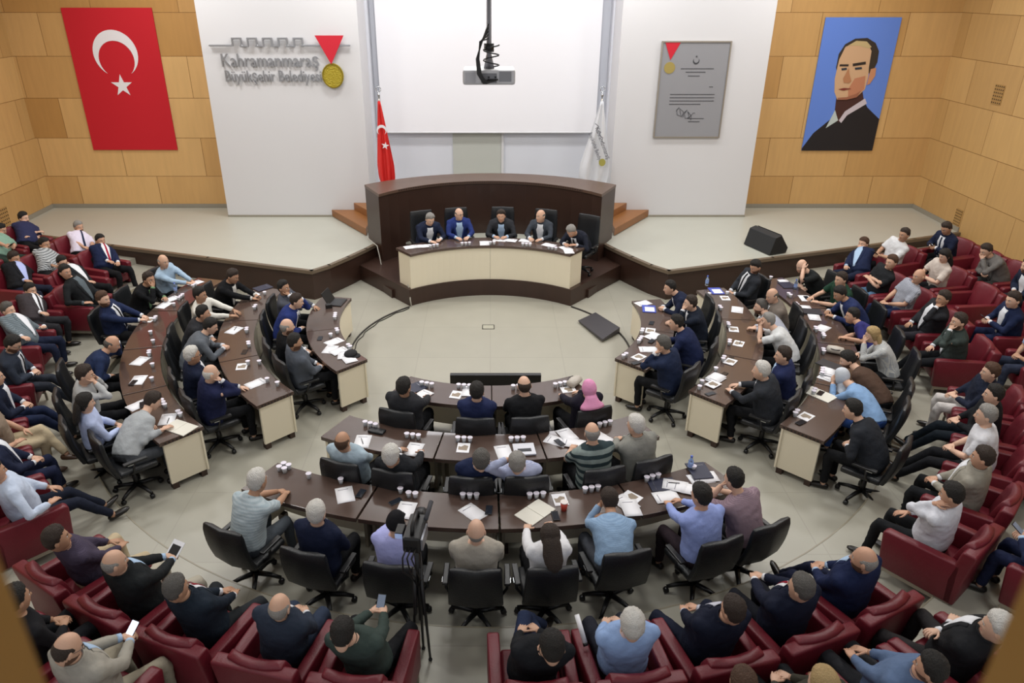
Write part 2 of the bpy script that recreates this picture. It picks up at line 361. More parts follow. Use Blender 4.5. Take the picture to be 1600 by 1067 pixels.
# ------------------------------------------------------------------ office chair (built once, copied)
def make_office(tall):
    t = thing('office_chair', 'x', 'chair')
    hb = .76 if tall else .54
    s = MB(); s.box(-.26, .26, -.22, .26, .42, .50); s.build('seat', M_BLK, t, True, .03)
    bk = MB(); R = []
    for i in range(8):
        z = .46+(hb)*i/7; k = i/7; hw = .275-.02*k if i < 7 else .245; y = -.25-.10*k-.03*math.sin(k*3.1)
        th = .045 if i < 7 else .03
        R.append([Vector((hw*math.cos(q)*1.0 if False else hw*sx, y+th*sy+.02*(abs(sx) > .5), z)) for sx, sy in ((-1, -.6), (-.6, -1), (0, -1.1), (.6, -1), (1, -.6), (1, .6), (.6, .9), (0, .7), (-.6, .9), (-1, .6))])
    bk.loft(R).build('backrest', M_BLK, t, True, .012)
    for sx in (-1, 1):
        a = MB(); a.tube([(sx*.25, -.1, .44), (sx*.31, -.06, .5), (sx*.31, -.04, .63)], (.016, .016), 8)
        ar = a.build('armrest', M_PLA, t, True)
        MB().box(sx*.31-.03, sx*.31+.03, -.17, .13, .63, .66).build('arm_pad', M_PLA, ar, False, .01)
        MB().box(sx*.342-.003, sx*.342+.003, -.12, -.05, .625, .635).build('chrome_strip', M_CHR, ar)
    MB().tube([(0, 0, .1), (0, 0, .26), (0, 0, .27), (0, 0, .42)], [.035, .035, .022, .022], 10).build('column', M_PLA, t, True)
    bs = MB()
    for k in range(5):
        q = k*2*math.pi/5+.3; d = Vector((math.cos(q), math.sin(q), 0))
        bs.tube([d*.03+Vector((0, 0, .12)), d*.17+Vector((0, 0, .11)), d*.29+Vector((0, 0, .08))], [.032, .026, .02], 8, (0, 0, 1))
    bs.build('star_base', M_PLA, t, True)
    for k in range(5):
        q = k*2*math.pi/5+.3; d = Vector((math.cos(q), math.sin(q), 0)); sd = Vector((-d.y, d.x, 0))
        c = d*.29+Vector((0, 0, .032)); MB().tube([c-sd*.025, c-sd*.02, c+sd*.02, c+sd*.025], [.02, .032, .032, .02], 12, (0, 0, 1)).build('caster', M_PLA, t, True)
    index_kids(t); return t
OFF = [make_office(False), make_office(True)]; used = set()
def place(proto, loc, rz, label, group):
    if proto.name not in used:
        used.add(proto.name); proto.location = loc; proto.rotation_euler = (0, 0, rz); proto['label'] = label; proto['group'] = group; return proto
    return dup(proto, loc, rz, label, group)
def make_armchair():
    t = thing('leather_armchair', 'x', 'armchair')
    MB().box(-.26, .26, -.28, .34, .24, .43).build('seat', M_RED, t, True, .035)
    for sx in (-1, 1):
        a = MB(); x0, x1 = sx*.265, sx*.375
        poly = [(-.42, .17), (.33, .17), (.37, .60), (.34, .63), (-.40, .66)]
        V = [(x0, y, z) for y, z in poly]+[(x1, y, z) for y, z in poly]; k = len(poly)
        a.add(V, [tuple(range(k)), tuple(range(2*k-1, k-1, -1))]+[(i, i+k, (i+1) % k+k, (i+1) % k) for i in range(k)])
        a.build('armrest', M_RED, t, True, .018)
    bk = MB(); k = 5; R = []
    for (y0, y1, z) in ((-.44, -.33, .17), (-.45, -.31, .45), (-.50, -.36, .80), (-.50, -.38, .84)):
        R.append([Vector((x, y, z)) for x, y in ((-.375, y0), (.375, y0), (.375, y1), (-.375, y1))])
    bk.loft(R).build('backrest', M_RED, t, True, .02)
    cu = MB(); R = []
    for i, z in enumerate((.40, .5, .65, .78, .86, .885)):
        hw = (.24, .26, .265, .27, .25, .2)[i]; ys = -.30-.13*(z-.4)/.45; th = (.03, .05, .055, .06, .05, .02)[i]
        R.append([Vector((hw*sx, ys+th*sy+.05*sx*sx, z)) for sx, sy in ((-1, -1), (-.5, -1), (0, -1), (.5, -1), (1, -1), (1, .8), (.5, 1), (0, 1), (-.5, 1), (-1, .8))])
    cu.loft(R).build('back_cushion', M_RED, t, True, .012)
    fr_ = MB()
    for sx in (-.34, .34):
        fr_.box(sx-.015, sx+.015, -.40, .31, .12, .168)
    fr_.build('metal_frame', M_STEEL, t)
    for sx in (-.34, .34):
        for y in (-.38, .30): MB().box(sx-.016, sx+.016, y-.016, y+.016, 0, .12).build('leg', M_STEEL, t)
    index_kids(t); return t
ARM = make_armchair()
# ------------------------------------------------------------------ people
def sstep(x): x = np.clip(x, 0, 1); return x*x*(3-2*x)
NA, NE = 36, 28
FOLD = bpy.data.textures.new('cloth_folds', 'CLOUDS'); FOLD.noise_scale = .075; FOLD.noise_depth = 2
def head_grid(beard=False):
    az = np.linspace(0, 2*np.pi, NA, endpoint=False)          # 0 = front (+y)
    el = np.linspace(-math.pi/2+.06, math.pi/2-.04, NE)
    A, E = np.meshgrid(az, el)
    cE = np.cos(E)**.82; x = np.sin(A)*cE; y = np.cos(A)*cE; z = np.sin(E)
    zz = z*.122
    ax = .0755*(1-.22*sstep(-z/1.0)*1.0); 
    X = x*ax*(1+.05*np.exp(-((z-.25)/.4)**2)); Y = y*.094
    Y = np.where((y < 0) & (z < 0), Y*(1+.35*z), Y)
    Y = np.where((y > 0) & (z < -.3), Y*(1+.30*(-z-.3)), Y)
    fr = sstep((y-.1)/.5)
    def g(x0, z0, sx, sz): return np.exp(-((X-x0)/sx)**2-((zz-z0)/sz)**2)*fr
    Y += .026*g(0, -.020, .012, .018)+.012*g(0, .006, .009, .018)-.011*(g(.030, .012, .015, .012)+g(-.030, .012, .015, .012))
    Y += .006*g(0, .033, .045, .010)+.007*g(0, -.056, .022, .007)-.005*g(0, -.043, .02, .005)+.010*g(0, -.092, .024, .018)+.003*(g(.04, -.02, .02, .02)+g(-.04, -.02, .02, .02))
    return np.stack([X, Y, zz], -1), x, y, z
HG, HX, HY, HZ = head_grid()
def grid_faces(mask=None):
    Fa = []
    for i in range(NE-1):
        for j in range(NA):
            q = (i*NA+j, i*NA+(j+1) % NA, (i+1)*NA+(j+1) % NA, (i+1)*NA+j)
            if mask is None or mask[i, j] or mask[i, (j+1) % NA] or mask[i+1, j] or mask[i+1, (j+1) % NA]: Fa.append(q)
    return Fa
HF = grid_faces(); NRM = np.stack([HX, HY, HZ], -1)
def hair_shell(kind):
    z, y = HZ, HY; ax = np.abs(HX)
    front = sstep((y+.15)/.75)
    line = np.interp(y, [-1, -.5, -.12, .12, .34, .6, 1], [-.52, -.46, -.10, .06, .42, .62, .70]) if kind != 'l' else np.interp(y, [-1, -.2, .1, .35, .6, 1], [-.8, -.8, -.3, .15, .45, .55])
    if kind == 'c': line = line*0+.30-.5*(y < -.1)
    if kind == 'h': 
        m = 1-np.exp(-(HX/.62)**2-((z+.12)/.75)**2)*1.75*(y > .1); dist = np.where(y > .1, m, .6)
        return dist, .014
    dist = (z-line)
    if kind == 'x': dist = np.minimum(dist, (.05-z)*1.2-.9*sstep((y-.1)/.5)*(z > -.1)); return dist, .004
    if kind == 'b': dist = np.minimum(dist, (.42-z)*1.2-.9*sstep((y-.1)/.5)*(z > .1)); return dist, .008
    th = {'s': .017, 'l': .024, 't': .026, 'x': .003, 'c': .016}[kind]
    return dist, th
def hair_mesh(kind, M, colm, parent, name='hair'):
    dist, th = hair_shell(kind); rng = np.random.RandomState(random.randint(0, 9999))
    off = np.where(dist > 0, .0015+th*sstep(dist/.4)*(1 if kind in 'hc' else (.45+.55*sstep((HZ+.25)/.8))), -.006)
    if kind in 'slt': off = off+(dist > .1)*rng.uniform(-.0035, .0035, off.shape)+(dist > 0)*(HZ > .4)*.006
    P = HG+NRM*off[..., None]; P = P.reshape(-1, 3)
    mb = MB(); mb.add([M @ Vector(p) for p in P], grid_faces(dist > 0)+([tuple((NE-1)*NA+j for j in range(NA))] if kind != 'b' else []))
    mb.m = 0
    if kind == 'l':
        mb.tube([M @ Vector(p) for p in ((0, -.055, .05), (0, -.085, -.03), (0, -.10, -.12), (.01, -.115, -.19), (.015, -.12, -.25), (.015, -.115, -.29))],
                [(.07, .05), (.088, .05), (.095, .045), (.09, .04), (.065, .032), (.02, .012)], 14)
    if kind == 'h':
        mb.tube([M @ Vector(p) for p in ((0, -.01, -.07), (0, -.02, -.12), (0, -.02, -.165), (0, -.02, -.21), (0, -.02, -.245))],
                [(.072, .078), (.082, .09), (.105, .10), (.155, .12), (.17, .125)], 18)
    if kind == 'c':
        mb.tube([M @ Vector(p) for p in ((0, .07, .045), (0, .12, .043), (0, .155, .035))], [(.07, .006), (.065, .005), (.03, .004)], 12, (0, 0, 1))
    return mb.build(name, colm, parent, True)
def ik(S, T, l1, l2, pole):
    d = T-S; L = min(d.length, (l1+l2)*.995); d.normalize()
    a = (l1*l1-l2*l2+L*L)/(2*L); h = math.sqrt(max(l1*l1-a*a, 1e-6))
    p = pole-d*pole.dot(d); p.normalize()
    return S+d*a+p*h, S+d*L
def hand(mb, W, d, nrm, side, curl=.4):
    """palm lofted from the wrist, four fingers of unequal length and a thumb leaving the side of the palm"""
    d = d.normalized(); nrm = (nrm-d*nrm.dot(d)).normalized(); sd = d.cross(nrm).normalized()*side  # sd points to the thumb side
    mb.tube([W-d*.03, W, W+d*.03, W+d*.065, W+d*.09], [(.026, .021), (.027, .018), (.038, .016), (.042, .014), (.038, .010)], 10, nrm)
    for k, (o_, ln) in enumerate(((.030, .068), (.010, .078), (-.010, .072), (-.029, .056))):
        b = W+d*.082+sd*o_; ps = [b-d*.012, b]; dd = d+sd*(o_*2.2)
        for q in range(3):
            ang = curl*(q+.6); dr = (dd.normalized()*math.cos(ang)-nrm*math.sin(ang)); ps.append(ps[-1]+dr*ln*(.42, .32, .26)[q])
        mb.tube(ps, [.009, .0095, .009, .008, .0055], 6)
    t0 = W+d*.025+sd*.030; td = (d*.7+sd*.75-nrm*.25).normalized()
    t1 = t0+td*.035; t2 = t1+(td*.6+d*.6-nrm*.2).normalized()*.030; t3 = t2+(d-nrm*.3).normalized()*.022
    mb.tube([t0-td*.012, t0, t1, t2, t3], [.011, .0125, .011, .0095, .006], 6)
SKINS = ['c8a189', 'bf957c', 'd0aa93', 'b0886e']
HAIRC = {'k': '17130f', 'd': '2e221a', 'g': '8b8883', 'w': 'cac7c1', 'G': '55524e', 'y': 'a98f62', 'r': '4a3222'}
def bez(P, C, H, t): return P*(1-t)**2+C*(2*t*(1-t))+H*t*t
def person(a, R0, z0, hp, d, label, group, seat_h, desk_e, proto_z=0, arm=False):
    """a person seated at polar (a, R0), head centre at world hp, looking to the room's centre"""
    top, tc_, sc_, ti_, lc_, hk, hc, pose, legs, yaw, pitch = d
    root = thing('person', label, 'person', pol(a, R0, z0), math.radians(a), group)
    Mi = (Matrix.Translation(pol(a, R0, z0)) @ Matrix.Rotation(math.radians(a), 4, 'Z')).inverted()
    H = Mi @ Vector(hp); P = Vector((0, -.02, seat_h+.10))
    d0 = H-P
    if d0.length > .80: H = P+d0*(.80/d0.length)
    C = P+Vector((H.x*.30, (H.y-P.y)*.22, (H.z-P.z)*.52))
    B = lambda t: bez(P, C, H, t); up = lambda t: (B(t+.02)-B(t-.02)).normalized()
    rnd = random.Random(label); g = rnd.uniform(1.06, 1.2); fem = hk in 'lh'
    if fem: g = 1.0
    if 'stout' in label: g = 1.25
    rt = Vector((1, 0, 0)); fwd = lambda t: Vector((0, 0, 1)).cross(up(t)).length and up(t).cross(rt).normalized()
    def torso(infl, t0=-.13, sh=1.0):
        prof = [(-.13, .155, .125), (0, .178, .142), (.14, .170, .140), (.28, .162, .135), (.42, .172, .132), (.54, .186, .128), (.64, .192, .118), (.72, .180, .098), (.77, .135, .080), (.81, .082, .064)]
        R = []
        for t, wx, wy in prof:
            if t < t0: continue
            p = B(t) if t >= 0 else P-Vector((0, 0, 1))*(-t*.7)
            bl = .018*g*math.exp(-((t-.2)/.18)**2)*(0 if fem else 1)
            R.append((p, (wx*g*sh+infl, wy*g+infl+bl), t))
        return R
    def rings(R, n=18):
        out = []
        for p, (wx, wy), t in R:
            f = fwd(max(t, 0.02)); rx = f.cross(up(max(t, .02))).normalized()
            ring = []
            for j in range(n):
                q = 2*math.pi*j/n; cx = math.copysign(abs(math.cos(q))**.85, math.cos(q)); cy = math.copysign(abs(math.sin(q))**.85, math.sin(q))
                ring.append(p+rx*(wx*cx)+f*(wy*cy*(1 if cy > 0 else .92)))
            out.append(ring)
        return out
    # head frame
    ub = up(.98); pit = pitch; q = Matrix.Rotation(yaw, 4, 'Z') @ Matrix.Rotation(-pit, 4, 'X')
    lean = math.atan2((H-P).y, (H-P).z)
    HM = Matrix.Translation(H) @ q @ Matrix.Scale(1.0 if fem else rnd.uniform(1.06, 1.14), 4)
    ST = .69; f6 = fwd(ST); r6 = f6.cross(up(ST)).normalized()
    if r6.x < 0: r6 = -r6
    sw = .186*g*(.95 if fem else 1)
    S = {s: B(ST)+r6*(s*sw)-up(ST)*.012 for s in (-1, 1)}
    # hand targets
    dh = .79 if not arm else .70
    e = desk_e; tg = {}; lap = lambda s: Vector((s*.07, .30, seat_h+.225))
    onarm = lambda s: Vector((s*.32, .20, .70))
    mouth = lambda s: HM @ Vector((s*.035, .13, -.085))
    dk = lambda s, y=.10, x=.13: Vector((s*x, e+y, .80))
    for s in (-1, 1): tg[s] = lap(s)
    if pose == 'desk': tg = {s: dk(s) for s in (-1, 1)}
    elif pose == 'clasp': tg = {s: dk(s, .12, .05) for s in (-1, 1)}
    elif pose == 'write': tg = {1: dk(1, .16, .10), -1: dk(-1, .10, .14)}
    elif pose == 'reach': tg = {s: dk(s, .24, .08) for s in (-1, 1)}
    elif pose == 'chin': tg[1] = mouth(1); tg[-1] = (lap(-1) if arm else dk(-1, .05, .08))
    elif pose == 'chinl': tg[-1] = mouth(-1); tg[1] = (lap(1) if arm else dk(1, .05, .08))
    elif pose == 'face': tg = {s: HM @ Vector((s*.045, .125, -.05)) for s in (-1, 1)}
    elif pose == 'arms': tg = {s: onarm(s) for s in (-1, 1)}
    elif pose == 'arml': tg[-1] = onarm(-1)
    elif pose == 'armr': tg[1] = onarm(1)
    elif pose == 'phone': tg = {s: Vector((s*.045, .36, seat_h+.34)) for s in (-1, 1)}
    elif pose == 'cross': tg = {1: B(.45)+Vector((-.12, .20, .0)), -1: B(.45)+Vector((.12, .22, -.03))}
    elif pose == 'headl': tg[-1] = HM @ Vector((-.09, .07, .03))
    elif pose == 'headr': tg[1] = HM @ Vector((.09, .07, .03))
    skin = SKINS[rnd.randrange(4)] if not fem else SKINS[2]
    ms = mat('skin', skin, .6, bump=.1, bscale=60, spec=.35)
    mhair = mat('hair', HAIRC[hc], .75, bump=.8, bscale=90) if hc in HAIRC else cloth(hc)
    mbd = MB()
    # one body: head, neck, torso, arms, hands and legs in a single mesh
    mbd.add([HM @ Vector(p) for p in HG.reshape(-1, 3)], HF+[tuple((NE-1)*NA+j for j in range(NA)), tuple(range(NA-1, -1, -1))])
    if hk in 'sbx' and rnd.random() < .18 and not fem:
        k0 = len(mbd.I)-len(HF)-2
        for k, f in enumerate(HF):
            i, j = divmod(f[0], NA)
            if HZ[i, j] < -.36 and HY[i, j] > -.15 and not (abs(HX[i, j]) < .3 and -.5 < HZ[i, j] < -.40): mbd.I[k0+k] = 5
    nb = B(.80); mbd.tube([B(.74), nb, (nb+H)/2+Vector((0, -.012, -.02)), HM @ Vector((0, -.018, -.05)), HM @ Vector((0, -.01, .0))], [(.075, .07), (.062, .062), (.056, .058), (.055, .058), (.04, .04)], 14)
    for s in (-1, 1):
        mbd.ball(HM @ Vector((s*.079, -.008, -.002)), (.010, .020, .031), 8, 6, (HM.to_3x3() @ Euler((0, 0, s*.35)).to_matrix()))
        mbd.m = 1; mbd.ball(HM @ Vector((s*.029, .0755, .012)), .0125, 8, 6); mbd.m = 2; mbd.ball(HM @ Vector((s*.029, .0845, .011)), .006, 6, 4)
        mbd.m = 3; mbd.tube([HM @ Vector((s*.012, .094, .030)), HM @ Vector((s*.03, .093, .036)), HM @ Vector((s*.048, .080, .030))], [.002, .003, .002], 6); mbd.m = 0
    mbd.m = 4; mbd.tube([HM @ Vector((-.024, .086, -.056)), HM @ Vector((0, .0975, -.054)), HM @ Vector((.024, .086, -.056))], [.002, .0042, .002], 6); mbd.m = 0
    mbd.loft(rings([(p, (wx*.8, wy*.78), t) for p, (wx, wy), t in torso(0)], 14))
    EL, WR, DR = {}, {}, {}
    for s in (-1, 1):
        pole = Vector((s*.75, -.25, -.7)) if tg[s].z < S[s].z-.1 else Vector((s*.6, .15, -1))
        if pose == 'cross': pole = Vector((s*.8, .3, -.8))
        Ej, Wj = ik(S[s], tg[s]-((tg[s]-S[s]).normalized()*.02), .285, .255, pole)
        EL[s], WR[s] = Ej, Wj
        fd = (Wj-Ej).normalized(); up_hand = tg[s].z > H.z-.16
        dr = fd if up_hand or pose == 'cross' else Vector((fd.x-s*.15, fd.y, min(fd.z, .05) if not arm else fd.z*.4)).normalized()
        nr = Vector((s*.4, -1, .2)) if not up_hand else Vector((s*.6, 1, .3))
        nr = Vector((0, .15, 1)) if not up_hand else nr
        DR[s] = dr
        if top == 'tee': mbd.tube([S[s].lerp(Ej, .1), S[s].lerp(Ej, .5), Ej, Ej.lerp(Wj, .3), Wj], [.034, .044, .042, .043, .028], 12)
        else: mbd.tube([S[s].lerp(Ej, .1), S[s].lerp(Ej, .5), Ej, Ej.lerp(Wj, .4), Ej.lerp(Wj, .8), Wj], [.03, .03, .03, .03, .028, .027], 12)
        hand(mbd, Wj+fd*.005, dr, nr, -s, .75 if pose in ('phone', 'clasp', 'cross') else (.55 if up_hand else .35))
    hipw = .092*g
    LEG = {}
    for s in (-1, 1):
        hip = P+Vector((s*hipw, .03, -.02)); kx = s*rnd.uniform(.13, .17); kn = Vector((kx, .46, seat_h+.075)); an = Vector((kx*.95, .46+rnd.uniform(-.06, .08), .09)); toe = Vector((s*.25, 1, 0))
        if legs == 'out': kn = Vector((s*.14, .47, seat_h+.02)); an = Vector((s*.13, .80, .10)); toe = Vector((s*.3, 1, .35))
        if legs == 'wide': kn = Vector((s*.27, .42, seat_h+.08)); an = Vector((s*.22, .48, .09))
        if legs == 'cross' and s == 1: kn = Vector((.02, .47, seat_h+.20)); an = Vector((-.20, .68, .30)); toe = Vector((-.5, 1, -.1))
        if legs == 'cross' and s == -1: kn = Vector((-.06, .46, seat_h+.07)); an = Vector((-.08, .46, .09))
        if legs == 'crossl' and s == -1: kn = Vector((-.02, .47, seat_h+.20)); an = Vector((.20, .68, .30)); toe = Vector((.5, 1, -.1))
        if legs == 'crossl' and s == 1: kn = Vector((.06, .46, seat_h+.07)); an = Vector((.08, .46, .09))
        if legs == 'under': kn = Vector((s*.12, .40, seat_h+.07)); an = Vector((s*.12, .18, .09))
        LEG[s] = (hip, kn, an, toe)
        mbd.tube([hip, hip.lerp(kn, .5), kn, kn.lerp(an, .35), an, an-Vector((0, 0, .03))], [.075, .066, .052, .048, .034, .034], 10, (1, 0, 0))
    bd = mbd.build('body', [ms, mat('eye_white', 'd8d4cc', .3), mat('iris', '1c130d', .2), mhair if hc in HAIRC else mat('hair', '17130f', .75), mat('lips', '9a5c50', .5), mat('beard', '5e4232', .8)], root, True)
    def fused(mb, nm, m, vox=.019, it=3, par=None):
        o = mb.build(nm, m, par or root, True); r = o.modifiers.new('fuse', 'REMESH'); r.mode = 'VOXEL'; r.voxel_size = vox; r.use_smooth_shade = True
        sm_ = o.modifiers.new('soft', 'SMOOTH'); sm_.iterations = it; sm_.factor = .5
        dp = o.modifiers.new('folds', 'DISPLACE'); dp.texture = FOLD; dp.strength = .016; dp.mid_level = .58; dp.texture_coords = 'LOCAL'; return o
    # trousers or skirt, shoes
    tr = MB(); tr.loft(rings([(P-Vector((0, 0, .10)), (.165*g, .135*g), 0), (P-Vector((0, 0, .02)), (.19*g, .155*g), 0), (B(.12), (.178*g, .148*g), .12), (B(.2), (.165*g, .14*g), .2)]))
    for s in (-1, 1):
        hip, kn, an, toe = LEG[s]
        sh = an+(kn-an)*.02
        tr.tube([hip+Vector((0, -.08, 0)), hip.lerp(kn, .3), hip.lerp(kn, .7), kn+Vector((0, .01, .008)), kn.lerp(an, .12)+Vector((0, .012, 0)), kn.lerp(an, .5), sh], [.098, .092, .080, .072, .066, .058, .052], 14, (1, 0, 0))
    fused(tr, 'trousers', cloth(lc_))
    for s in (-1, 1):
        hip, kn, an, toe = LEG[s]; toe = toe.normalized(); dn = (an-kn).normalized()
        if legs in ('cross', 'crossl', 'out') and an.z > .095: dn2 = (dn-toe*dn.dot(toe)).normalized()
        else: dn2 = Vector((0, 0, -1))
        a0 = an+dn2*.045
        MB().tube([a0-toe*.075, a0-toe*.055, a0, a0+toe*.08, a0+toe*.15, a0+toe*.185], [(.018, .02), (.036, .040), (.040, .042), (.046, .033), (.040, .024), (.016, .012)], 12, -dn2).build('shoe', mat('shoe_leather', '15110f' if lc_ != 'b9a98c' else '4a3324', .35), root, True)
    # upper garment
    def sleeves(mb, r, short):
        for s in (-1, 1):
            Ej, Wj = EL[s], WR[s]
            if short: mb.tube([S[s]-r6*(s*.07)-up(ST)*.02, S[s]-r6*(s*.02), S[s].lerp(Ej, .35), S[s].lerp(Ej, .82)], [.066+r, .068+r, .064+r, .062+r], 12)
            else: mb.tube([S[s]-r6*(s*.07)-up(ST)*.02, S[s]-r6*(s*.02), S[s].lerp(Ej, .4), Ej, Ej.lerp(Wj, .4), Ej.lerp(Wj, .94)], [.064+r, .066+r, .058+r, .052+r, .047+r, .038+r], 12)
    gm = MB(); inf = {'suit': .024, 'shirt': .013, 'tee': .013}[top]
    gm.loft(rings(torso(inf, -.13 if top == 'suit' else 0), 20)); sleeves(gm, inf*.35, top == 'tee')
    for s in (-1, 1):
        gm.ball(S[s]-r6*(s*.012), .070+inf*.3, 12, 8)
        if top != 'tee': gm.ball(EL[s], .054+inf*.3, 10, 7)
    fused(gm, {'suit': 'jacket', 'shirt': 'shirt', 'tee': 'polo_shirt'}[top], cloth(tc_), .019)
    def front(w, off, t0, t1, n=7):
        V = []; k = 9
        for i in range(k):
            t = t0+(t1-t0)*i/(k-1); tt = min(max(t, .02), .98)
            pr = torso(inf); j = max(q for q in range(len(pr)) if pr[q][2] <= t or q == 0); j = min(j, len(pr)-2)
            u = min(max((t-pr[j][2])/(pr[j+1][2]-pr[j][2]), 0), 1); wx = pr[j][1][0]*(1-u)+pr[j+1][1][0]*u; wy = pr[j][1][1]*(1-u)+pr[j+1][1][1]*u
            f = fwd(tt); rx = f.cross(up(tt)).normalized(); ww = w(i/(k-1))
            for q in range(n):
                s = (q/(n-1)*2-1)*ww; V.append(B(tt)+rx*s+f*((wy+off)*math.sqrt(max(0, 1-(s/wx)**2))))
        return V, [(i*n+j, i*n+j+1, (i+1)*n+j+1, (i+1)*n+j) for i in range(k-1) for j in range(n-1)]
    def lapel(side):
        mb = MB(); k = 9; R = []
        for i in range(k):
            t = .16+.62*i/(k-1); q = i/(k-1); wq = .030+.078*q**.8 if q < .82 else .070; wl = .012+.040*math.sin(q*2.6)
            pr = torso(inf); j = min(max(m_ for m_ in range(len(pr)) if pr[m_][2] <= t), len(pr)-2); u = (t-pr[j][2])/(pr[j+1][2]-pr[j][2])
            wx = pr[j][1][0]*(1-u)+pr[j+1][1][0]*u; wy = pr[j][1][1]*(1-u)+pr[j+1][1][1]*u; f = fwd(t); rx = f.cross(up(t)).normalized()
            P_ = lambda sx, of: B(t)+rx*(side*sx)+f*((wy+of)*math.sqrt(max(.02, 1-(sx/wx)**2)))
            R.append([P_(wq-.006, .010), P_(wq+wl, .010), P_(wq+wl, .002), P_(wq-.006, .002)])
        return mb.loft(R)
    def collar(mb, r, h):
        c0 = B(.79); c1 = B(.855); u_ = (c1-c0).normalized()
        mb.tube([c0-u_*.01, c0+u_*.005, c1+u_*(h-.03)], [(r+.016, r+.016), (r+.006, r+.006), (r, r)], 16, (0, 1, 0), cap=False)
    if top == 'suit':
        s_m = MB(); s_m.add(*front(lambda q: .022+.078*q**.8 if q < .82 else .062, .008, .10, .80)); cm = MB(); collar(cm, .068, .0); co = cm.build('shirt_collar', cloth(sc_), root, True); co.modifiers.new('thick', 'SOLIDIFY').thickness = .004
        for s in (-1, 1):
            fd = (WR[s]-EL[s]).normalized(); MB().tube([WR[s]-fd*.03, WR[s]+fd*.008], [.039, .036], 12).build('cuff', cloth(sc_), root, True)
        so = s_m.build('shirt', cloth(sc_), root, True); so.modifiers.new('thick', 'SOLIDIFY').thickness = .003
        for s in (-1, 1): lapel(s).build('lapel', cloth(tc_), root, True)
        jc = MB(); c0 = B(.775); c1 = B(.835); jc.tube([c0, c1], [.092, .080], 16, (0, 1, 0), cap=False); jo = jc.build('jacket_collar', cloth(tc_), root, True); jo.modifiers.new('thick', 'SOLIDIFY').thickness = .008
        if ti_:
            t_m = MB(); t_m.add(*front(lambda q: .026-.012*q if q < .93 else   .018, .014, .16, .79, 3)); to = t_m.build('tie', cloth(ti_), root, True); to.modifiers.new('thick', 'SOLIDIFY').thickness = .004
    elif top in ('shirt', 'tee'):
        cm = MB(); collar(cm, .068, .0); co = cm.build('collar', cloth(tc_), root, True); co.modifiers.new('thick', 'SOLIDIFY').thickness = .005
        if ti_:
            t_m = MB(); t_m.add(*front(lambda q: .026-.012*q if q < .93 else .018, .012, .10, .79, 3)); to = t_m.build('tie', cloth(ti_), root, True); to.modifiers.new('thick', 'SOLIDIFY').thickness = .004
    nm = {'h': 'headscarf', 'c': 'cap'}.get(hk, 'hair')
    hair_mesh(hk, HM, mhair, root, nm)
    if 'glasses' in label:
        gl = MB()
        for s in (-1, 1):
            gl.tube([HM @ Vector((s*.031+.021*math.cos(q), .102-.004, .011+.016*math.sin(q))) for q in [k*math.pi/5 for k in range(11)]], .0022, 5)
            gl.tube([HM @ Vector((s*.052, .098, .014)), HM @ Vector((s*.082, .01, .012))], .002, 5)
        gl.build('glasses', M_PLA, root)
    return root, {s: WR[s]+DR[s]*.09 for s in (-1, 1)}, HM
N, K, C, G = '1a2136', '131417', '2b2c30', '54585e'
BL, LB, W, BG, GN, PU, RD = '25336b', 'a3bbd6', 'd9dbe0', 'a8a294', '3c4a44', '2b2a5a', '7a1624'
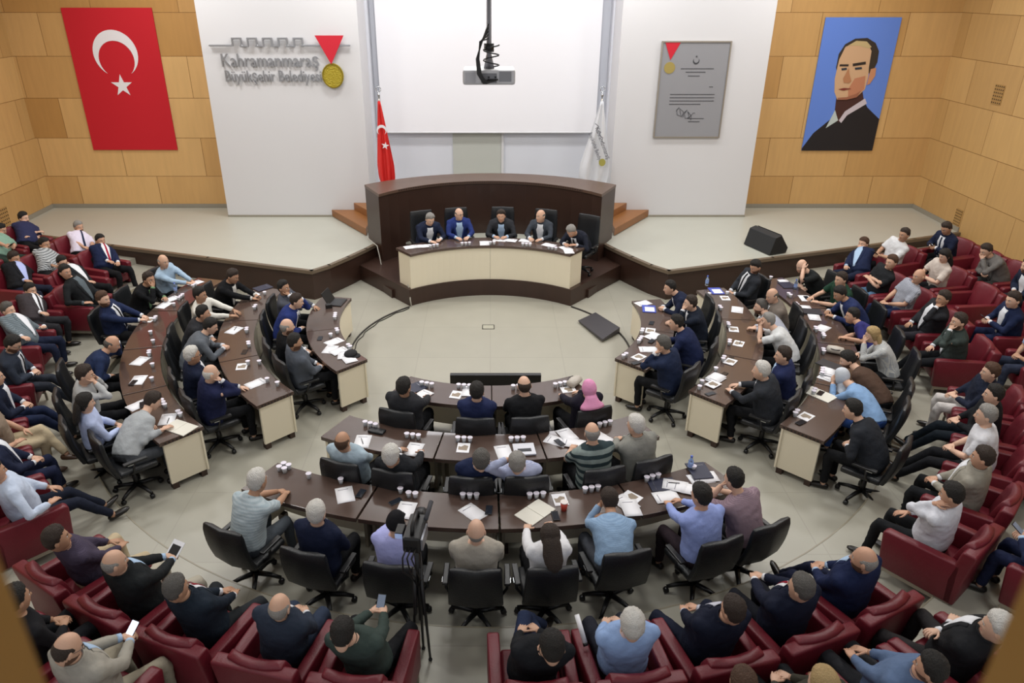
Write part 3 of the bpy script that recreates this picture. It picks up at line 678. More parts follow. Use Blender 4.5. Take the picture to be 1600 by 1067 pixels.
# row: seat radius, floor z, seating, where it is, counted from, group; people: u, v, garment, colour, shirt, tie, legs, hair, hair colour, pose, legs pose, head yaw, pitch, words
ROWS = [
 ('P', 3.62, .36, 'office', 'podium desk', 'left', [
  (672, 343, 'suit', N, W, '', K, 's', 'g', 'write', 'n', 0, .45, 'dark navy suit and white shirt reading papers'),
  (717, 335, 'suit', BL, LB, '', K, 'b', 'G', 'desk', 'n', .55, .05, 'blue suit and glasses turned to the middle'),
  (783, 338, 'suit', C, LB, 'a', K, 's', 'd', 'desk', 'n', 0, .1, 'dark suit with open blue collar facing the hall'),
  (845, 338, 'suit', '3b4048', W, '', K, 'b', 'G', 'desk', 'n', -.6, .05, 'grey suit turned aside to the middle'),
  (893, 361, 'suit', '1c1f2a', W, K, K, 's', 'g', 'write', 'n', 0, .75, 'dark suit and tie bending over papers')]),
 ('L1', 3.62, 0, 'office', 'left inner desk', 'stage', [
  (443, 450, 'suit', '4c4f58', W, '', K, 's', 'k', 'chin', 'n', -.3, 0, 'grey jacket with hand at the mouth'),
  (463, 471, 'suit', BL, W, '', K, 's', 'd', 'headl', 'n', -.1, .2, 'bright blue suit leaning on the desk'),
  (448, 511, 'suit', K, W, '', K, 'b', 'g', 'lap', 'n', 0, .1, 'black suit and white collar, hands in lap'),
  (460, 535, 'suit', 'stripe:4d525b:585e68:60', W, '', K, 's', 'k', 'lap', 'n', -.2, .15, 'grey tweed jacket, hands in lap')]),
 ('L2', 5.06, 0, 'office', 'left middle desk', 'stage', [
  (363, 432, 'suit', K, 'c9c6c0', '', K, 's', 'd', 'reach', 'n', -.1, .4, 'black blazer looking at a phone'),
  (312, 461, 'shirt', 'd6d4cc', '', '', K, 's', 'k', 'reach', 'n', -.1, .15, 'cream shirt with arms along the desk'),
  (317, 490, 'suit', C, W, '', K, 's', 'k', 'lap', 'n', 0, .15, 'charcoal suit partly hidden by the neighbour'),
  (328, 510, 'suit', '5f646b', W, '', C, 's', 'k', 'clasp', 'n', -.15, .45, 'light grey suit bent over clasped hands'),
  (300, 556, 'suit', N, W, '', K, 's', 'w', 'lap', 'n', 0, .1, 'navy suit and glasses leaning back'),
  (329, 584, 'suit', '1c2140', W, '', K, 'b', 'w', 'chin', 'n', -.1, .1, 'dark blue suit with hand to chin')]),
 ('L3', 6.52, 0, 'office', 'left outer desk', 'stage', [
  (255, 409, 'shirt', '9db4c9', '', '', K, 'b', 'g', 'clasp', 'n', -.3, .1, 'pale blue shirt with folded hands'),
  (233, 437, 'suit', K, '6f8f6b', '', K, 's', 'd', 'chin', 'n', -.4, .05, 'black jacket over green top'),
  (161, 468, 'suit', '1d2745', W, K, K, 's', 'r', 'clasp', 'n', -.3, .05, 'navy suit and dark tie, brown hair'),
  (174, 538, 'suit', '1e2a48', W, '', K, 'b', 'G', 'headl', 'n', -.1, .45, 'navy suit bent forward with hand on brow'),
  (132, 586, 'shirt', 'stripe:b9bab9:9c9e9f:40', '', '', K, 's', 'd', 'face', 'n', -.2, .2, 'pale grey shirt, hands at the face'),
  (133, 630, 'shirt', 'b3bfe0', '', '', K, 'l', 'k', 'lap', 'n', -.1, .15, 'pale blue blouse with long dark hair'),
  (238, 627, 'shirt', '9fa3a6', '', '', '45484d', 's', 'd', 'write', 'n', -.2, .55, 'light grey shirt writing in a notebook')]),
 ('R1', 3.62, 0, 'office', 'right inner desk', 'stage', [
  (1047, 450, 'suit', '1b2238', W, '', K, 's', 'k', 'clasp', 'n', .1, .15, 'navy suit with hands on a blue folder'),
  (1079, 474, 'suit', '1d2330', W, '', K, 's', 'd', 'chinl', 'n', .1, .05, 'dark suit and white shirt, hand at mouth'),
  (1057, 505, 'suit', '1b2444', W, '', K, 's', 'k', 'desk', 'n', .25, .15, 'deep blue suit seen from behind'),
  (1037, 539, 'suit', '1d2740', W, '', K, 's', 'G', 'chinl', 'n', .2, .3, 'navy jacket leaning over papers')]),
 ('R2', 5.06, 0, 'office', 'right middle desk', 'stage', [
  (1181, 417, 'suit', '2a2d33', W, K, K, 's', 'k', 'lap', 'crossl', .2, .45, 'dark suit and tie looking down'),
  (1207, 462, 'suit', '736a62', W, '', K, 'b', 'G', 'lap', 'n', .3, .35, 'taupe suit and white shirt'),
  (1189, 480, 'shirt', 'a9adba', '', '', K, 's', 'G', 'clasp', 'n', .1, .1, 'pale grey shirt reaching both hands forward'),
  (1200, 502, 'tee', 'c9cbcc', '', '', K, 's', 'g', 'face', 'n', .1, .1, 'white polo shirt with hands at the mouth'),
  (1224, 556, 'suit', '252d52', LB, '', K, 's', 'd', 'lap', 'n', .35, .1, 'blue jacket turned away'),
  (1190, 580, 'suit', '2c2f35', W, '', K, 's', 'w', 'desk', 'n', .2, .1, 'dark grey suit and white hair')]),
 ('R3', 6.52, 0, 'office', 'right outer desk', 'stage', [
  (1253, 416, 'tee', '1c1f20', '', '', K, 'b', 'd', 'headl', 'n', .2, .35, 'black shirt leaning its head on a hand'),
  (1314, 437, 'tee', '1d3a2c', '', '', K, 's', 'd', 'desk', 'n', .2, .1, 'dark green shirt'),
  (1313, 459, 'suit', '252f55', W, '', K, 's', 'k', 'desk', 'n', .15, .5, 'blue suit looking down at the desk'),
  (1332, 494, 'tee', '30306a', '', '', K, 's', 'k', 'clasp', 'n', .1, .1, 'purple polo shirt with elbows on the desk'),
  (1363, 524, 'shirt', 'check:c9c8c0:8f96a0:22', '', '', K, 'l', 'y', 'chinl', 'n', .1, .15, 'patterned pale blouse with long blonde hair'),
  (1324, 560, 'shirt', '4c3a30', '', '', K, 's', 'k', 'desk', 'n', .2, .5, 'brown top bending forward'),
  (1312, 583, 'shirt', '7f9fc6', '', '', '2d4a86', 'h', 'c3c8cf', 'chinl', 'n', .1, .2, 'pale headscarf and blue denim shirt'),
  (1333, 641, 'suit', '26292f', W, '', K, 's', 'k', 'lap', 'n', .15, .25, 'dark grey jacket with hands in lap')]),
 ('B1', 3.70, 0, 'office', 'short front desk', 'left', [
  (631, 606, 'suit', C, W, '', K, 's', 'k', 'desk', 'n', -.2, .1, 'charcoal jacket and dark hair'),
  (745, 613, 'suit', '20284a', LB, '', K, 's', 'k', 'clasp', 'n', 0, .1, 'navy jacket with pale blue collar'),
  (819, 603, 'shirt', '17181b', '', '', K, 'b', 'd', 'chin', 'n', .1, .15, 'black sweater with a bald head'),
  (921, 608, 'suit', '1c1a26', '1c1a26', '', K, 'h', 'd48fb4', 'desk', 'n', .1, .3, 'pink headscarf and dark coat')]),
 ('B2', 4.96, 0, 'office', 'centre middle desk', 'left', [
  (535, 691, 'shirt', '9fb1bd', '', '', K, 'b', 'r', 'lap', 'n', 0, .05, 'pale blue-grey shirt leaning back'),
  (611, 714, 'suit', '202226', W, '', K, 's', 'w', 'desk', 'n', 0, .1, 'black jacket with white hair'),
  (752, 721, 'suit', '1a2340', W, '', K, 's', 'G', 'lap', 'n', 0, .1, 'navy jacket seen from behind'),
  (808, 725, 'shirt', 'stripe:adb3cb:9aa2c0:30', '', '', K, 's', 'g', 'headl', 'n', -.1, .1, 'pale lilac shirt with hand at the head'),
  (925, 677, 'tee', 'stripe:7f8b88:2c3a3e:3.2', '', '', K, 'b', 'g', 'desk', 'n', -.1, .15, 'striped grey-green polo shirt'),
  (994, 666, 'suit', '85857f', '85857f', '', K, 's', 'w', 'clasp', 'n', .4, .2, 'light grey jacket hunched to the left')]),
 ('B3', 6.42, 0, 'office', 'centre rear desk', 'left', [
  (402, 753, 'tee', 'stripe:a4b3ba:b7c3c8:10', '', '', '4b5158', 's', 'w', 'clasp', 'n', -.1, .15, 'pale blue striped polo shirt'),
  (495, 803, 'suit', '151c33', W, '', K, 's', 'w', 'lap', 'n', 0, .05, 'dark navy jacket and curly white hair'),
  (619, 819, 'shirt', 'a5a9dc', '', '', K, 'c', '16161a', 'desk', 'n', 0, .1, 'lilac shirt and black cap'),
  (744, 831, 'shirt', 'a59f94', '', '', K, 'x', 'g', 'lap', 'n', 0, 0, 'beige shirt with a bald head'),
  (860, 842, 'shirt', 'd9dade', '', '', K, 'l', 'd', 'write', 'n', 0, .45, 'white blouse writing, long brown hair'),
  (952, 782, 'shirt', 'check:93adc9:7c98b8:26', '', '', '4b4e55', 's', 'd', 'chinl', 'n', .1, .2, 'light blue checked shirt, elbows on desk'),
  (1096, 776, 'shirt', '8f9fd6', '', '', '2b2126', 's', 'k', 'clasp', 'n', .3, .25, 'periwinkle blue shirt with a wristwatch'),
  (1147, 750, 'tee', 'stripe:94808a:85717c:25', '', '', K, 's', 'k', 'chinl', 'n', .2, .15, 'dusty mauve polo shirt, hand at mouth')]),
 ('A1L', 7.56, T1, 'arm', 'left front armchairs', 'stage', [
  (157, 376, 'suit', '18213f', W, '9c2038', K, 's', 'k', 'lap', 'n', -.3, .05, 'navy suit and red tie'),
  (97, 410, 'suit', '1d2024', W, '', K, 's', 'k', 'chinl', 'n', -.3, .2, 'black jacket resting chin on hand'),
  (102, 425, 'suit', '1b1d1f', 'check:6f7a80:3a4046:20', '', K, 's', 'k', 'armr', 'n', -.4, .05, 'black suit and patterned shirt'),
  (47, 446, 'suit', '3a3538', W, '2a2628', '26262a', 's', 'k', 'chinl', 'n', -.4, .1, 'dark brown suit and tie, hand at chin'),
  (13, 485, 'suit', 'check:4f5a60:788288:16', W, '', N, 's', 'G', 'arms', 'n', -.3, 0, 'grey checked jacket and white shirt'),
  (19, 538, 'suit', '2e3440', W, K, '2b2f38', 's', 'k', 'lap', 'out', -.1, .55, 'slate suit and glasses looking down'),
  (-9, 590, 'suit', '1b2133', W, '', '1d2640', 's', 'k', 'lap', 'out', 0, .1, 'navy trousers, body cut by the picture edge'),
  (-24, 636, 'tee', '8a7a6a', '', '', 'b9a98c', 's', 'k', 'armr', 'crossl', 0, .1, 'beige trousers with crossed legs at left edge'),
  (-28, 684, 'suit', '1a2036', W, '', '1c223a', 's', 'k', 'lap', 'n', 0, .1, 'dark navy suit mostly outside the picture'),
  (-10, 738, 'shirt', 'bcc8dc', '', '', '1a1f2e', 's', 'd', 'armr', 'out', 0, .1, 'white shirt with hand on the red armrest')]),
 ('A1B', 7.56, T1, 'arm', 'bottom left armchairs', 'left', [
  (88, 843, 'shirt', 'check:4b4355:3a3344:30', '', '', 'b9a98c', 's', 'd', 'lap', 'wide', -.35, 0, 'dark checked shirt and beige trousers'),
  (178, 880, 'suit', '1d2022', LB, '', 'b7b0a0', 'b', 'g', 'phone', 'wide', -.4, .1, 'black jacket and pale trousers holding a booklet'),
  (275, 921, 'suit', '1c2530', W, '8b1a2c', '26292c', 's', 'G', 'lap', 'wide', -.3, .1, 'dark suit and red tie seen from above'),
  (437, 950, 'suit', '2c3442', W, '', '333d50', 'b', 'g', 'lap', 'n', 0, 0, 'slate blue jacket, bald on top'),
  (535, 993, 'shirt', '37433f', '', '', '1a1b1e', 's', 'k', 'phone', 'wide', .1, .5, 'dark green shirt looking at a phone')]),
 ('A1C', 7.56, T1, 'arm', 'bottom right armchairs', 'left', [
  (863, 1014, 'shirt', '1a1c20', '', '', '26304a', 's', 'k', 'lap', 'crossl', 0, .3, 'black sweater and blue trousers, legs crossed'),
  (988, 979, 'shirt', '8ca6d0', '', '', '23252e', 's', 'w', 'lap', 'n', -.1, .2, 'light blue shirt and silver hair'),
  (1145, 955, 'suit', '151a2b', 'check:c9cbd6:a9abb9:30', '', '161b2c', 's', 'd', 'lap', 'wide', .25, .1, 'navy suit and dotted white shirt'),
  (1252, 920, 'suit', '151a2c', W, '8b1a2c', '15171f', 's', 'G', 'phone', 'n', .3, .1, 'navy suit and red tie'),
  (1351, 876, 'suit', '1a2342', LB, '', '1a1f35', 'b', 'g', 'lap', 'out', .4, .05, 'blue suit with one leg stretched far out')]),
 ('A1R', 7.56, T1, 'arm', 'right front armchairs', 'stage', [
  (1349, 381, 'suit', '1b2440', LB, '', N, 's', 'r', 'chinl', 'n', .2, .05, 'navy blazer and light shirt, hand at mouth'),
  (1393, 410, 'tee', '202225', '', '', '53718f', 's', 'r', 'cross', 'n', .2, .05, 'black t-shirt and jeans with folded arms'),
  (1436, 432, 'tee', 'check:c0c3cc:3f4556:24', '', '', '202a4a', 'x', 'g', 'lap', 'n', .2, .05, 'blue and white checked short-sleeved shirt'),
  (1474, 467, 'suit', '232428', W, '', '26252b', 's', 'd', 'chinl', 'n', .2, .1, 'black suit with chin resting on hand'),
  (1498, 503, 'suit', '39423f', W, '', '16181c', 's', 'd', 'chinl', 'out', .2, .05, 'green-grey jacket over a white shirt'),
  (1548, 582, 'shirt', '1c2233', '', '', 'c2bdba', 's', 'r', 'lap', 'n', .1, .1, 'dark navy shirt and light trousers'),
  (1553, 617, 'shirt', '17191d', '', '', '121a22', 's', 'k', 'lap', 'out', .1, .1, 'black shirt and black trousers'),
  (1541, 650, 'tee', 'd0d1d6', '', '', '15161a', 's', 'g', 'lap', 'out', .1, .1, 'white polo with black sleeve bands'),
  (1536, 716, 'suit', '8f8b80', W, '', '15171a', 's', 'd', 'lap', 'n', .1, .1, 'cream-grey jacket and white shirt'),
  (1488, 774, 'shirt', 'ccced6', '', '', '15171a', 's', 'k', 'chinl', 'n', .1, .25, 'white shirt and dark wristband')]),
 ('A2L', 8.62, T2, 'arm', 'left second armchairs', 'stage', [
  (123, 355, 'tee', 'd3cbdc', '', '1e2740', K, 's', 'g', 'lap', 'n', -.2, .1, 'pale pink short-sleeved shirt and dark tie'),
  (70, 382, 'shirt', 'check:c0c4c6:3c4044:9', '', '', '1f2022', 's', 'k', 'lap', 'n', -.2, .1, 'black and white plaid shirt'),
  (22, 404, 'suit', '17181c', 'a9b4e0', '', '1d2030', 's', 'd', 'chinl', 'n', -.2, .2, 'black jacket with hand over the face')]),
 ('A3L', 9.7, T3, 'arm', 'left rear armchairs', 'stage', [
  (37, 341, 'tee', '2c2f4e', '', '', K, 's', 'k', 'cross', 'n', .1, .1, 'dark blue polo shirt with folded arms'),
  (2, 357, 'tee', '7f9f8e', '', '', '2c3a34', 's', 'k', 'phone', 'n', 0, .3, 'sage green shirt holding a phone')]),
 ('A2R', 8.62, T2, 'arm', 'right second armchairs', 'stage', [
  (1413, 367, 'tee', 'cfd0d2', '', '', K, 's', 'd', 'phone', 'n', .1, .1, 'white polo shirt holding a phone'),
  (1476, 400, 'tee', 'c9beb4', '', '', K, 'l', 'k', 'phone', 'n', .1, .3, 'cream blouse and long dark hair'),
  (1583, 469, 'suit', '1b2542', W, '', '1b2340', 's', 'd', 'phone', 'n', .3, .2, 'navy suit holding up a phone'),
  (1618, 512, 'tee', '9fb4d6', '', '', '2b3142', 's', 'd', 'lap', 'n', .1, .1, 'light blue shirt at the right picture edge'),
  (1628, 590, 'tee', '6d6a6e', '', '', '8f8d8a', 's', 'd', 'chinl', 'n', .1, .1, 'grey t-shirt and grey trousers at the edge'),
  (1640, 650, 'shirt', '17181c', '', '', '14151a', 's', 'd', 'lap', 'n', .1, .1, 'all black clothes at the right edge'),
  (1642, 800, 'suit', '1c2440', LB, '', '1d2440', 's', 'd', 'phone', 'n', .1, .1, 'navy trousers and phone at the right edge')]),
 ('A3R', 9.7, T3, 'arm', 'right rear armchairs', 'stage', [
  (1479, 357, 'suit', '1b2238', W, N, K, 's', 'd', 'phone', 'n', .1, .5, 'navy suit and tie bent over a phone'),
  (1541, 392, 'suit', '6a6764', '6a6764', '', '3a3b3a', 's', 'd', 'chinl', 'n', .1, .4, 'grey jacket with hand over the mouth'),
  (1606, 416, 'suit', '1c2336', W, '', '22242a', 's', 'd', 'lap', 'n', .1, .1, 'dark suit and white shirt, picture edge')]),
 ('A2B', 8.55, T2, 'arm', 'lowest armchairs', 'left', [
  (25, 938, 'shirt', '1c1c1f', '', '', '1c1e22', 's', 'k', 'lap', 'n', 0, .1, 'black top, blurred behind the front row'),
  (104, 1015, 'suit', '9a968c', LB, '', '9c9482', 'b', 'd', 'phone', 'wide', -.3, .4, 'beige jacket and glasses with lit phone'),
  (1160, 1070, 'shirt', '2b2724', '', '', K, 's', 'r', 'lap', 'n', 0, .1, 'brown hair just inside the bottom edge'),
  (1285, 1072, 'shirt', '3a3830', '', '', '1d1f22', 's', 'y', 'lap', 'n', 0, .1, 'blonde hair just inside the bottom edge'),
  (1455, 1046, 'shirt', '5a6d8c', '', '', '2c2d31', 's', 'k', 'lap', 'n', .3, .1, 'faded blue shirt and dark hair'),
  (1560, 982, 'suit', '1d1e21', W, '', '2c2a2b', 's', 'w', 'cross', 'wide', .35, .1, 'black suit and white hair, arms folded')]),
]
ORD = ['first', 'second', 'third', 'fourth', 'fifth', 'sixth', 'seventh', 'eighth', 'ninth', 'tenth', 'eleventh', 'twelfth']
SEATS = {}
def relax(an, mn):
    idx = sorted(range(len(an)), key=lambda i: an[i]); x = [an[i] for i in idx]
    for _ in range(200):
        for k in range(len(x)-1):
            dlt = x[k+1]-x[k]
            if dlt < mn: m = (mn-dlt)/2; x[k] -= m; x[k+1] += m
    out = [0]*len(an)
    for k, i in enumerate(idx): out[i] = x[k]
    return out
HANDS = {}
for (key, R0, z0, seat, place_, frm, plist) in ROWS:
    arm = seat == 'arm'; sh = .435 if arm else .47
    an = []
    for p in plist:
        a, r = topol(spot(p[0], p[1], z0+sh+.10+.62)); an.append(max(147, min(213, a % 360)) if key == 'P' else a)
    sp = .80 if arm else .60
    seata = relax(an, math.degrees(sp/R0))
    for i, p in enumerate(plist):
        a = seata[i]
        if arm: pa = a
        else: pa = a
        PW = pol(pa, R0, z0+sh+.10); z = PW.z+.62
        for _ in range(30):
            hp = spot(p[0], p[1], z); d_ = (hp-PW); hor = math.hypot(d_.x, d_.y)
            z = z*.5+.5*(PW.z+math.sqrt(max(.70**2-min(hor, .56)**2, .05)))
        hp = spot(p[0], p[1], z)
        hor = math.hypot(hp.x-PW.x, hp.y-PW.y)
        shift = Vector((0, 0, 0))
        if hor > .5:      # slide the seat so that the torso can reach
            k = (hor-.5)/hor; a2, r2 = topol(PW+Vector(((hp.x-PW.x)*k, (hp.y-PW.y)*k, 0))); RR = r2 if not arm else max(r2, R0-.15); pa2 = pa
        else: RR = R0; pa2 = pa
        if RR != R0:
            lo = (RING[int(key[1])][1](pa2)+.30) if key[0] in 'LRB' else 0
            RR = max(RR, lo)
        e = .3
        if key == 'P': e = RR-3.15
        elif key[0] in 'LRB': e = RR-RING[int(key[1])][1](pa2)
        pos = '%s from %s, %s' % (ORD[i], frm, place_)
        lab = 'person in %s, %s' % (p[13], pos)
        rt_, hnd, HM = person(pa2, RR, z0, hp, (p[2], p[3], p[4] or W, {'a': ''}.get(p[5], p[5]), p[6], p[7], p[8], p[9], p[10], p[11], p[12]), lab, 'people at the '+place_, sh, e, arm=arm)
        HANDS[(key, i)] = (rt_, hnd, HM)
        if arm: place(ARM, pol(pa2, RR+.03, z0), math.radians(pa2), 'red leather armchair, %s' % pos, 'armchairs of the '+place_)
        else: place(OFF[key == 'P'], pol(pa2, RR-.02, z0), math.radians(pa2), ('tall-backed ' if key == 'P' else '')+'black swivel chair, %s' % pos, 'swivel chairs at the '+place_)
        SEATS[(key, i)] = (pa2, RR, z0, pos)
        if len(lab.split()) > 16: print('LONG', len(lab.split()), lab)
        if key in ('A2R', 'A3R', 'P'): print('SEAT', key, i, round(pa2, 1), round(RR, 2))
# ------------------------------------------------------------------ things on the desks
def nearest(p, keys=None):
    best = None
    for k, (a, r, z, ps) in SEATS.items():
        if keys and k[0] not in keys: continue
        d = (pol(a, r)-Vector((p.x, p.y, 0))).length
        if best is None or d < best[0]: best = (d, k, ps)
    return best
WATER = mat('printed_lid', 'dcd6e2', .7)
def proto_glass():
    t = thing('tumbler', 'x', 'glass')
    m = MB(); R = []
    for r, z in ((.024, 0), (.028, .04), (.031, .068), (.028, .068), (.025, .04), (.021, .008)):
        R.append([Vector((r*math.cos(2*math.pi*j/14), r*math.sin(2*math.pi*j/14), z)) for j in range(14)])
    m.loft(R); m.build('cup', mat('thin_glass', 'eef1f5', .12, trans=.45), t, True)
    MB().tube([(0, 0, .069), (0, 0, .0715), (0, 0, .072)], [.035, .035, .033], 14).build('paper_lid', WATER, t)
    index_kids(t); return t
def slab(name, w, h, th, m, parent=None, bev=0):
    return MB().box(-w/2, w/2, -h/2, h/2, 0, th).build(name, m, parent, False, bev)
def protos():
    P = {}
    P['glass'] = proto_glass()
    t = thing('paper_sheet', 'x', 'paper'); m = MB(); R = []
    for i in range(7):
        y = -.145+.29*i/6; z = .001+.004*math.sin(i*1.1)**2; R.append([Vector((-.10, y, z)), Vector((0, y, z+.002)), Vector((.10, y, z)), Vector((.10, y, z-.001)), Vector((0, y, z+.001)), Vector((-.10, y, z-.001))])
    m.loft(R).build('page', M_PAPER, t, True)
    MB().box(-.07, .05, .09, .097, .0055, .0065).build('printed_heading', mat('ink', '6a6a78', .8), t); P['sheet'] = t
    t = thing('printed_brochure', 'x', 'brochure'); slab('cover', .16, .21, .006, M_PAPER, t)
    mb = MB(); mb.add([(-.06, -.05, .0066), (.05, -.06, .0066), (.06, .04, .0066), (.01, .06, .0066), (-.03, .02, .0066), (-.065, .03, .0066)], [(0, 1, 2, 3, 4, 5)]); mb.build('printed_picture', mat('print_brown', '8d7f6f', .6), t); P['brochure'] = t
    t = thing('smartphone', 'x', 'phone'); slab('case', .078, .155, .009, M_PLA, t, .003); MB().box(-.034, .034, -.07, .07, .009, .0096).build('screen', mat('dark_screen', '20242c', .08), t); P['phone'] = t
    t = thing('notebook', 'x', 'notebook'); m = MB(); m.box(-.20, -.002, -.13, .13, 0, .012); m.build('left_pages', mat('note_page', 'd9d6cb', .8), t, False, .003)
    MB().box(.002, .20, -.13, .13, 0, .012).build('right_pages', mat('note_page', 'd9d6cb', .8), t, False, .003); P['notebook'] = t
    t = thing('laptop', 'x', 'laptop'); slab('lower_shell', .33, .23, .012, mat('laptop_grey', '2f3136', .35), t, .004); s = slab('lid', .33, .23, .006, mat('laptop_grey', '2f3136', .35), t, .003); s.location = (0, 0, .0125); P['laptop'] = t
    t = thing('folder', 'x', 'folder'); slab('cover', .24, .32, .012, mat('blue_folder', '3d4fb0', .5), t, .003); q = slab('label_sheet', .17, .2, .0012, M_PAPER, t); q.location = (-.01, .03, .012); P['folder'] = t
    t = thing('dark_folder', 'x', 'folder'); slab('cover', .24, .32, .015, mat('navy_folder', '23263c', .5), t, .004); MB().box(-.09, .09, .1, .104, .015, .0165).build('spine_strip', M_CHR, t); P['dark'] = t
    t = thing('water_bottle', 'x', 'bottle'); MB().tube([(0, 0, 0), (0, 0, .01), (0, 0, .13), (0, 0, .165), (0, 0, .185)], [.03, .032, .032, .014, .013], 14).build('bottle_body', mat('bottle_plastic', 'cfe0f2', .08, trans=.9), t, True)
    MB().tube([(0, 0, .05), (0, 0, .10)], .0328, 14).build('bottle_label', mat('bottle_label', '8fa6d8', .5), t); MB().tube([(0, 0, .186), (0, 0, .205)], .015, 12).build('cap', mat('bottle_cap', '4a62b8', .4), t); P['bottle'] = t
    t = thing('pen', 'x', 'pen'); MB().tube([(0, -.07, .005), (0, .06, .005)], .0045, 8).build('barrel', M_PLA, t); MB().tube([(0, .06, .005), (0, .075, .005)], [.0045, .001], 8).build('tip', M_CHR, t); P['pen'] = t
    t = thing('big_book', 'x', 'book'); slab('cover', .27, .25, .022, mat('book_white', 'cfd0d8', .5), t, .004); q = slab('title_plate', .17, .07, .001, mat('plate_dark', '2d2f35', .5), t); q.location = (0, -.03, .022); P['book'] = t
    t = thing('red_cup', 'x', 'cup'); MB().tube([(0, 0, 0), (0, 0, .11)], [.032, .042], 16).build('cup_wall', mat('red_card', 'b8402f', .5), t, True); MB().tube([(0, 0, .11), (0, 0, .118)], .044, 16).build('rim', mat('rim_white', 'd8d0cc', .5), t); P['cup'] = t
    t = thing('handbag', 'x', 'bag'); MB().tube([(-.13, 0, .06), (-.11, 0, .06), (0, 0, .065), (.11, 0, .06), (.13, 0, .06)], [(.03, .03), (.075, .055), (.085, .06), (.075, .055), (.03, .03)], 12, (0, 0, 1)).build('bag_body', mat('bag_skin', 'b5aea4', .5, bump=.3), t, True)
    MB().tube([(-.09, .02, .08), (-.06, .07, .10), (0, .09, .10), (.06, .07, .10), (.09, .02, .08)], .007, 8, (0, 1, 0)).build('bag_handle', mat('bag_handle', '3a3538', .5), t, True); P['bag'] = t
    t = thing('wallet', 'x', 'wallet'); MB().box(-.11, .11, -.055, .055, 0, .035).build('wallet_body', M_BLK, t, True, .012); MB().box(-.10, .10, .05, .058, .015, .02).build('zip', M_CHR, t); P['wallet'] = t
    t = thing('flat_cap', 'x', 'hat'); MB().ball((0, 0, .03), (.12, .10, .05), 18, 8).build('crown', mat('black_felt', '17171a', .9), t, True); MB().tube([(0, .06, .012), (0, .12, .01), (0, .16, .006)], [(.09, .008), (.08, .006), (.03, .004)], 12, (0, 0, 1)).build('brim', mat('black_felt', '17171a', .9), t, True); P['cap'] = t
    for k in P.values():
        if k.name not in KIDS: index_kids(k)
    return P
PR = protos(); WORDS = dict(glass='lidded glass', sheet='white sheet', brochure='printed brochure', phone='black phone lying', notebook='open notebook', laptop='closed dark laptop', folder='blue folder with papers', dark='dark blue folder', bottle='plastic water bottle', pen='black pen', book='white book with dark label', cup='red cup', bag='handbag', wallet='black zipped case', cap='black cap lying')
GRP = dict(glass='water glasses on the desks', sheet='paper sheets on the desks', brochure='brochures on the desks', phone='phones on the desks', notebook='open notebooks', laptop='closed laptops', folder='blue folders', dark='dark folders', bottle='water bottles on the desks', pen='pens on the desks', book=None, cup=None, bag='handbags on the desks', wallet=None, cap=None)
IT = []
def put(key, s):
    for tok in s.split():
        f = tok.split(','); kd = f[0]; u, v = float(f[1]), float(f[2]); n = int(f[3]) if kd == 'glass' and len(f) > 3 else 1; rot = float(f[3]) if kd != 'glass' and len(f) > 3 else None
        z = 1.12 if key == 'P' else .76
        p = spot(u, v+(3 if kd == 'glass' else 0), z); a, r = topol(p)
        if key == 'P': a = a % 360
        lo, hi = (2.6, 3.15) if key == 'P' else (RING[int(key[1])][0](a), RING[int(key[1])][1](a))
        mg = .05 if kd in ('glass', 'bottle', 'pen', 'cup') else .13
        r = min(max(r, lo+mg), hi-mg)
        if key[0] == 'B': a = max(-27.3, min(27.3, a)) if key != 'B1' else max(-24.3, min(24.3, a))
        elif key != 'P': a = math.copysign(max(47.6 if key[1] == '1' else 46.6, abs(a)), a)
        else: a = max(180-36, min(180+36, a))
        p = pol(a, r, z)
        tg_ = pol(a+1, r, 0)-pol(a, r, 0); tg_.normalize(); rd = pol(a, r+1)-pol(a, r)
        for k in range(n):
            q = p+tg_*(.078*(k-(n-1)/2)) if n < 4 else p+tg_*(.078*((k % 2)-.5))+rd*(.078*((k//2)-.5))
            IT.append((key, kd, q, math.radians(a)+(math.radians(rot) if rot is not None else random.uniform(-.35, .35)*(kd != 'glass'))))
put('L3', 'glass,304,446,2 bottle,273,457 glass,283,464,3 glass,272,476 glass,243,498,2 glass,236,520 glass,240,534 glass,234,552,2 glass,239,571 glass,238,593 glass,256,631,3 glass,281,647,2 sheet,292,441,70 sheet,259,467,60 sheet,254,477,80 brochure,227,500,80 sheet,219,564,60 sheet,216,594,70 phone,208,599,60 pen,224,603,70 sheet,205,636,20 phone,223,633,80 sheet,262,655,60 notebook,284,671,20 pen,263,658,60')
put('L2', 'dark,409,450,60 brochure,394,461,60 glass,414,458 glass,399,480,2 sheet,366,516,60 glass,386,516,2 glass,389,538,2 phone,382,550,70 brochure,378,573,70 glass,388,567 glass,408,566 sheet,400,599,10 glass,418,594 glass,434,600 pen,368,514,80')
put('L1', 'glass,524,494,3 glass,527,517,2 glass,517,524 phone,500,529,70 sheet,522,534,20 sheet,516,546,50 sheet,530,549,10 sheet,545,561,80 sheet,538,555,60 glass,546,542,2 cap,557,552,-60')
put('P', 'sheet,642,386,80 sheet,662,385,70 sheet,757,380,0 sheet,781,375,80 sheet,797,376,80 sheet,822,376,85 sheet,858,383,80 sheet,884,388,60 sheet,899,396,40 glass,678,384,3 glass,728,381,3 glass,769,382,2 glass,821,384,3 glass,859,390,3')
put('R1', 'sheet,1005,474,20 folder,1014,483,80 phone,1018,505,80 brochure,1016,517,90 glass,1000,517,2 glass,1000,531,3 sheet,1021,526,60 phone,1018,534,80 sheet,1013,546,30 brochure,998,558,80 glass,976,556,2 phone,994,568,70 pen,982,570,60')
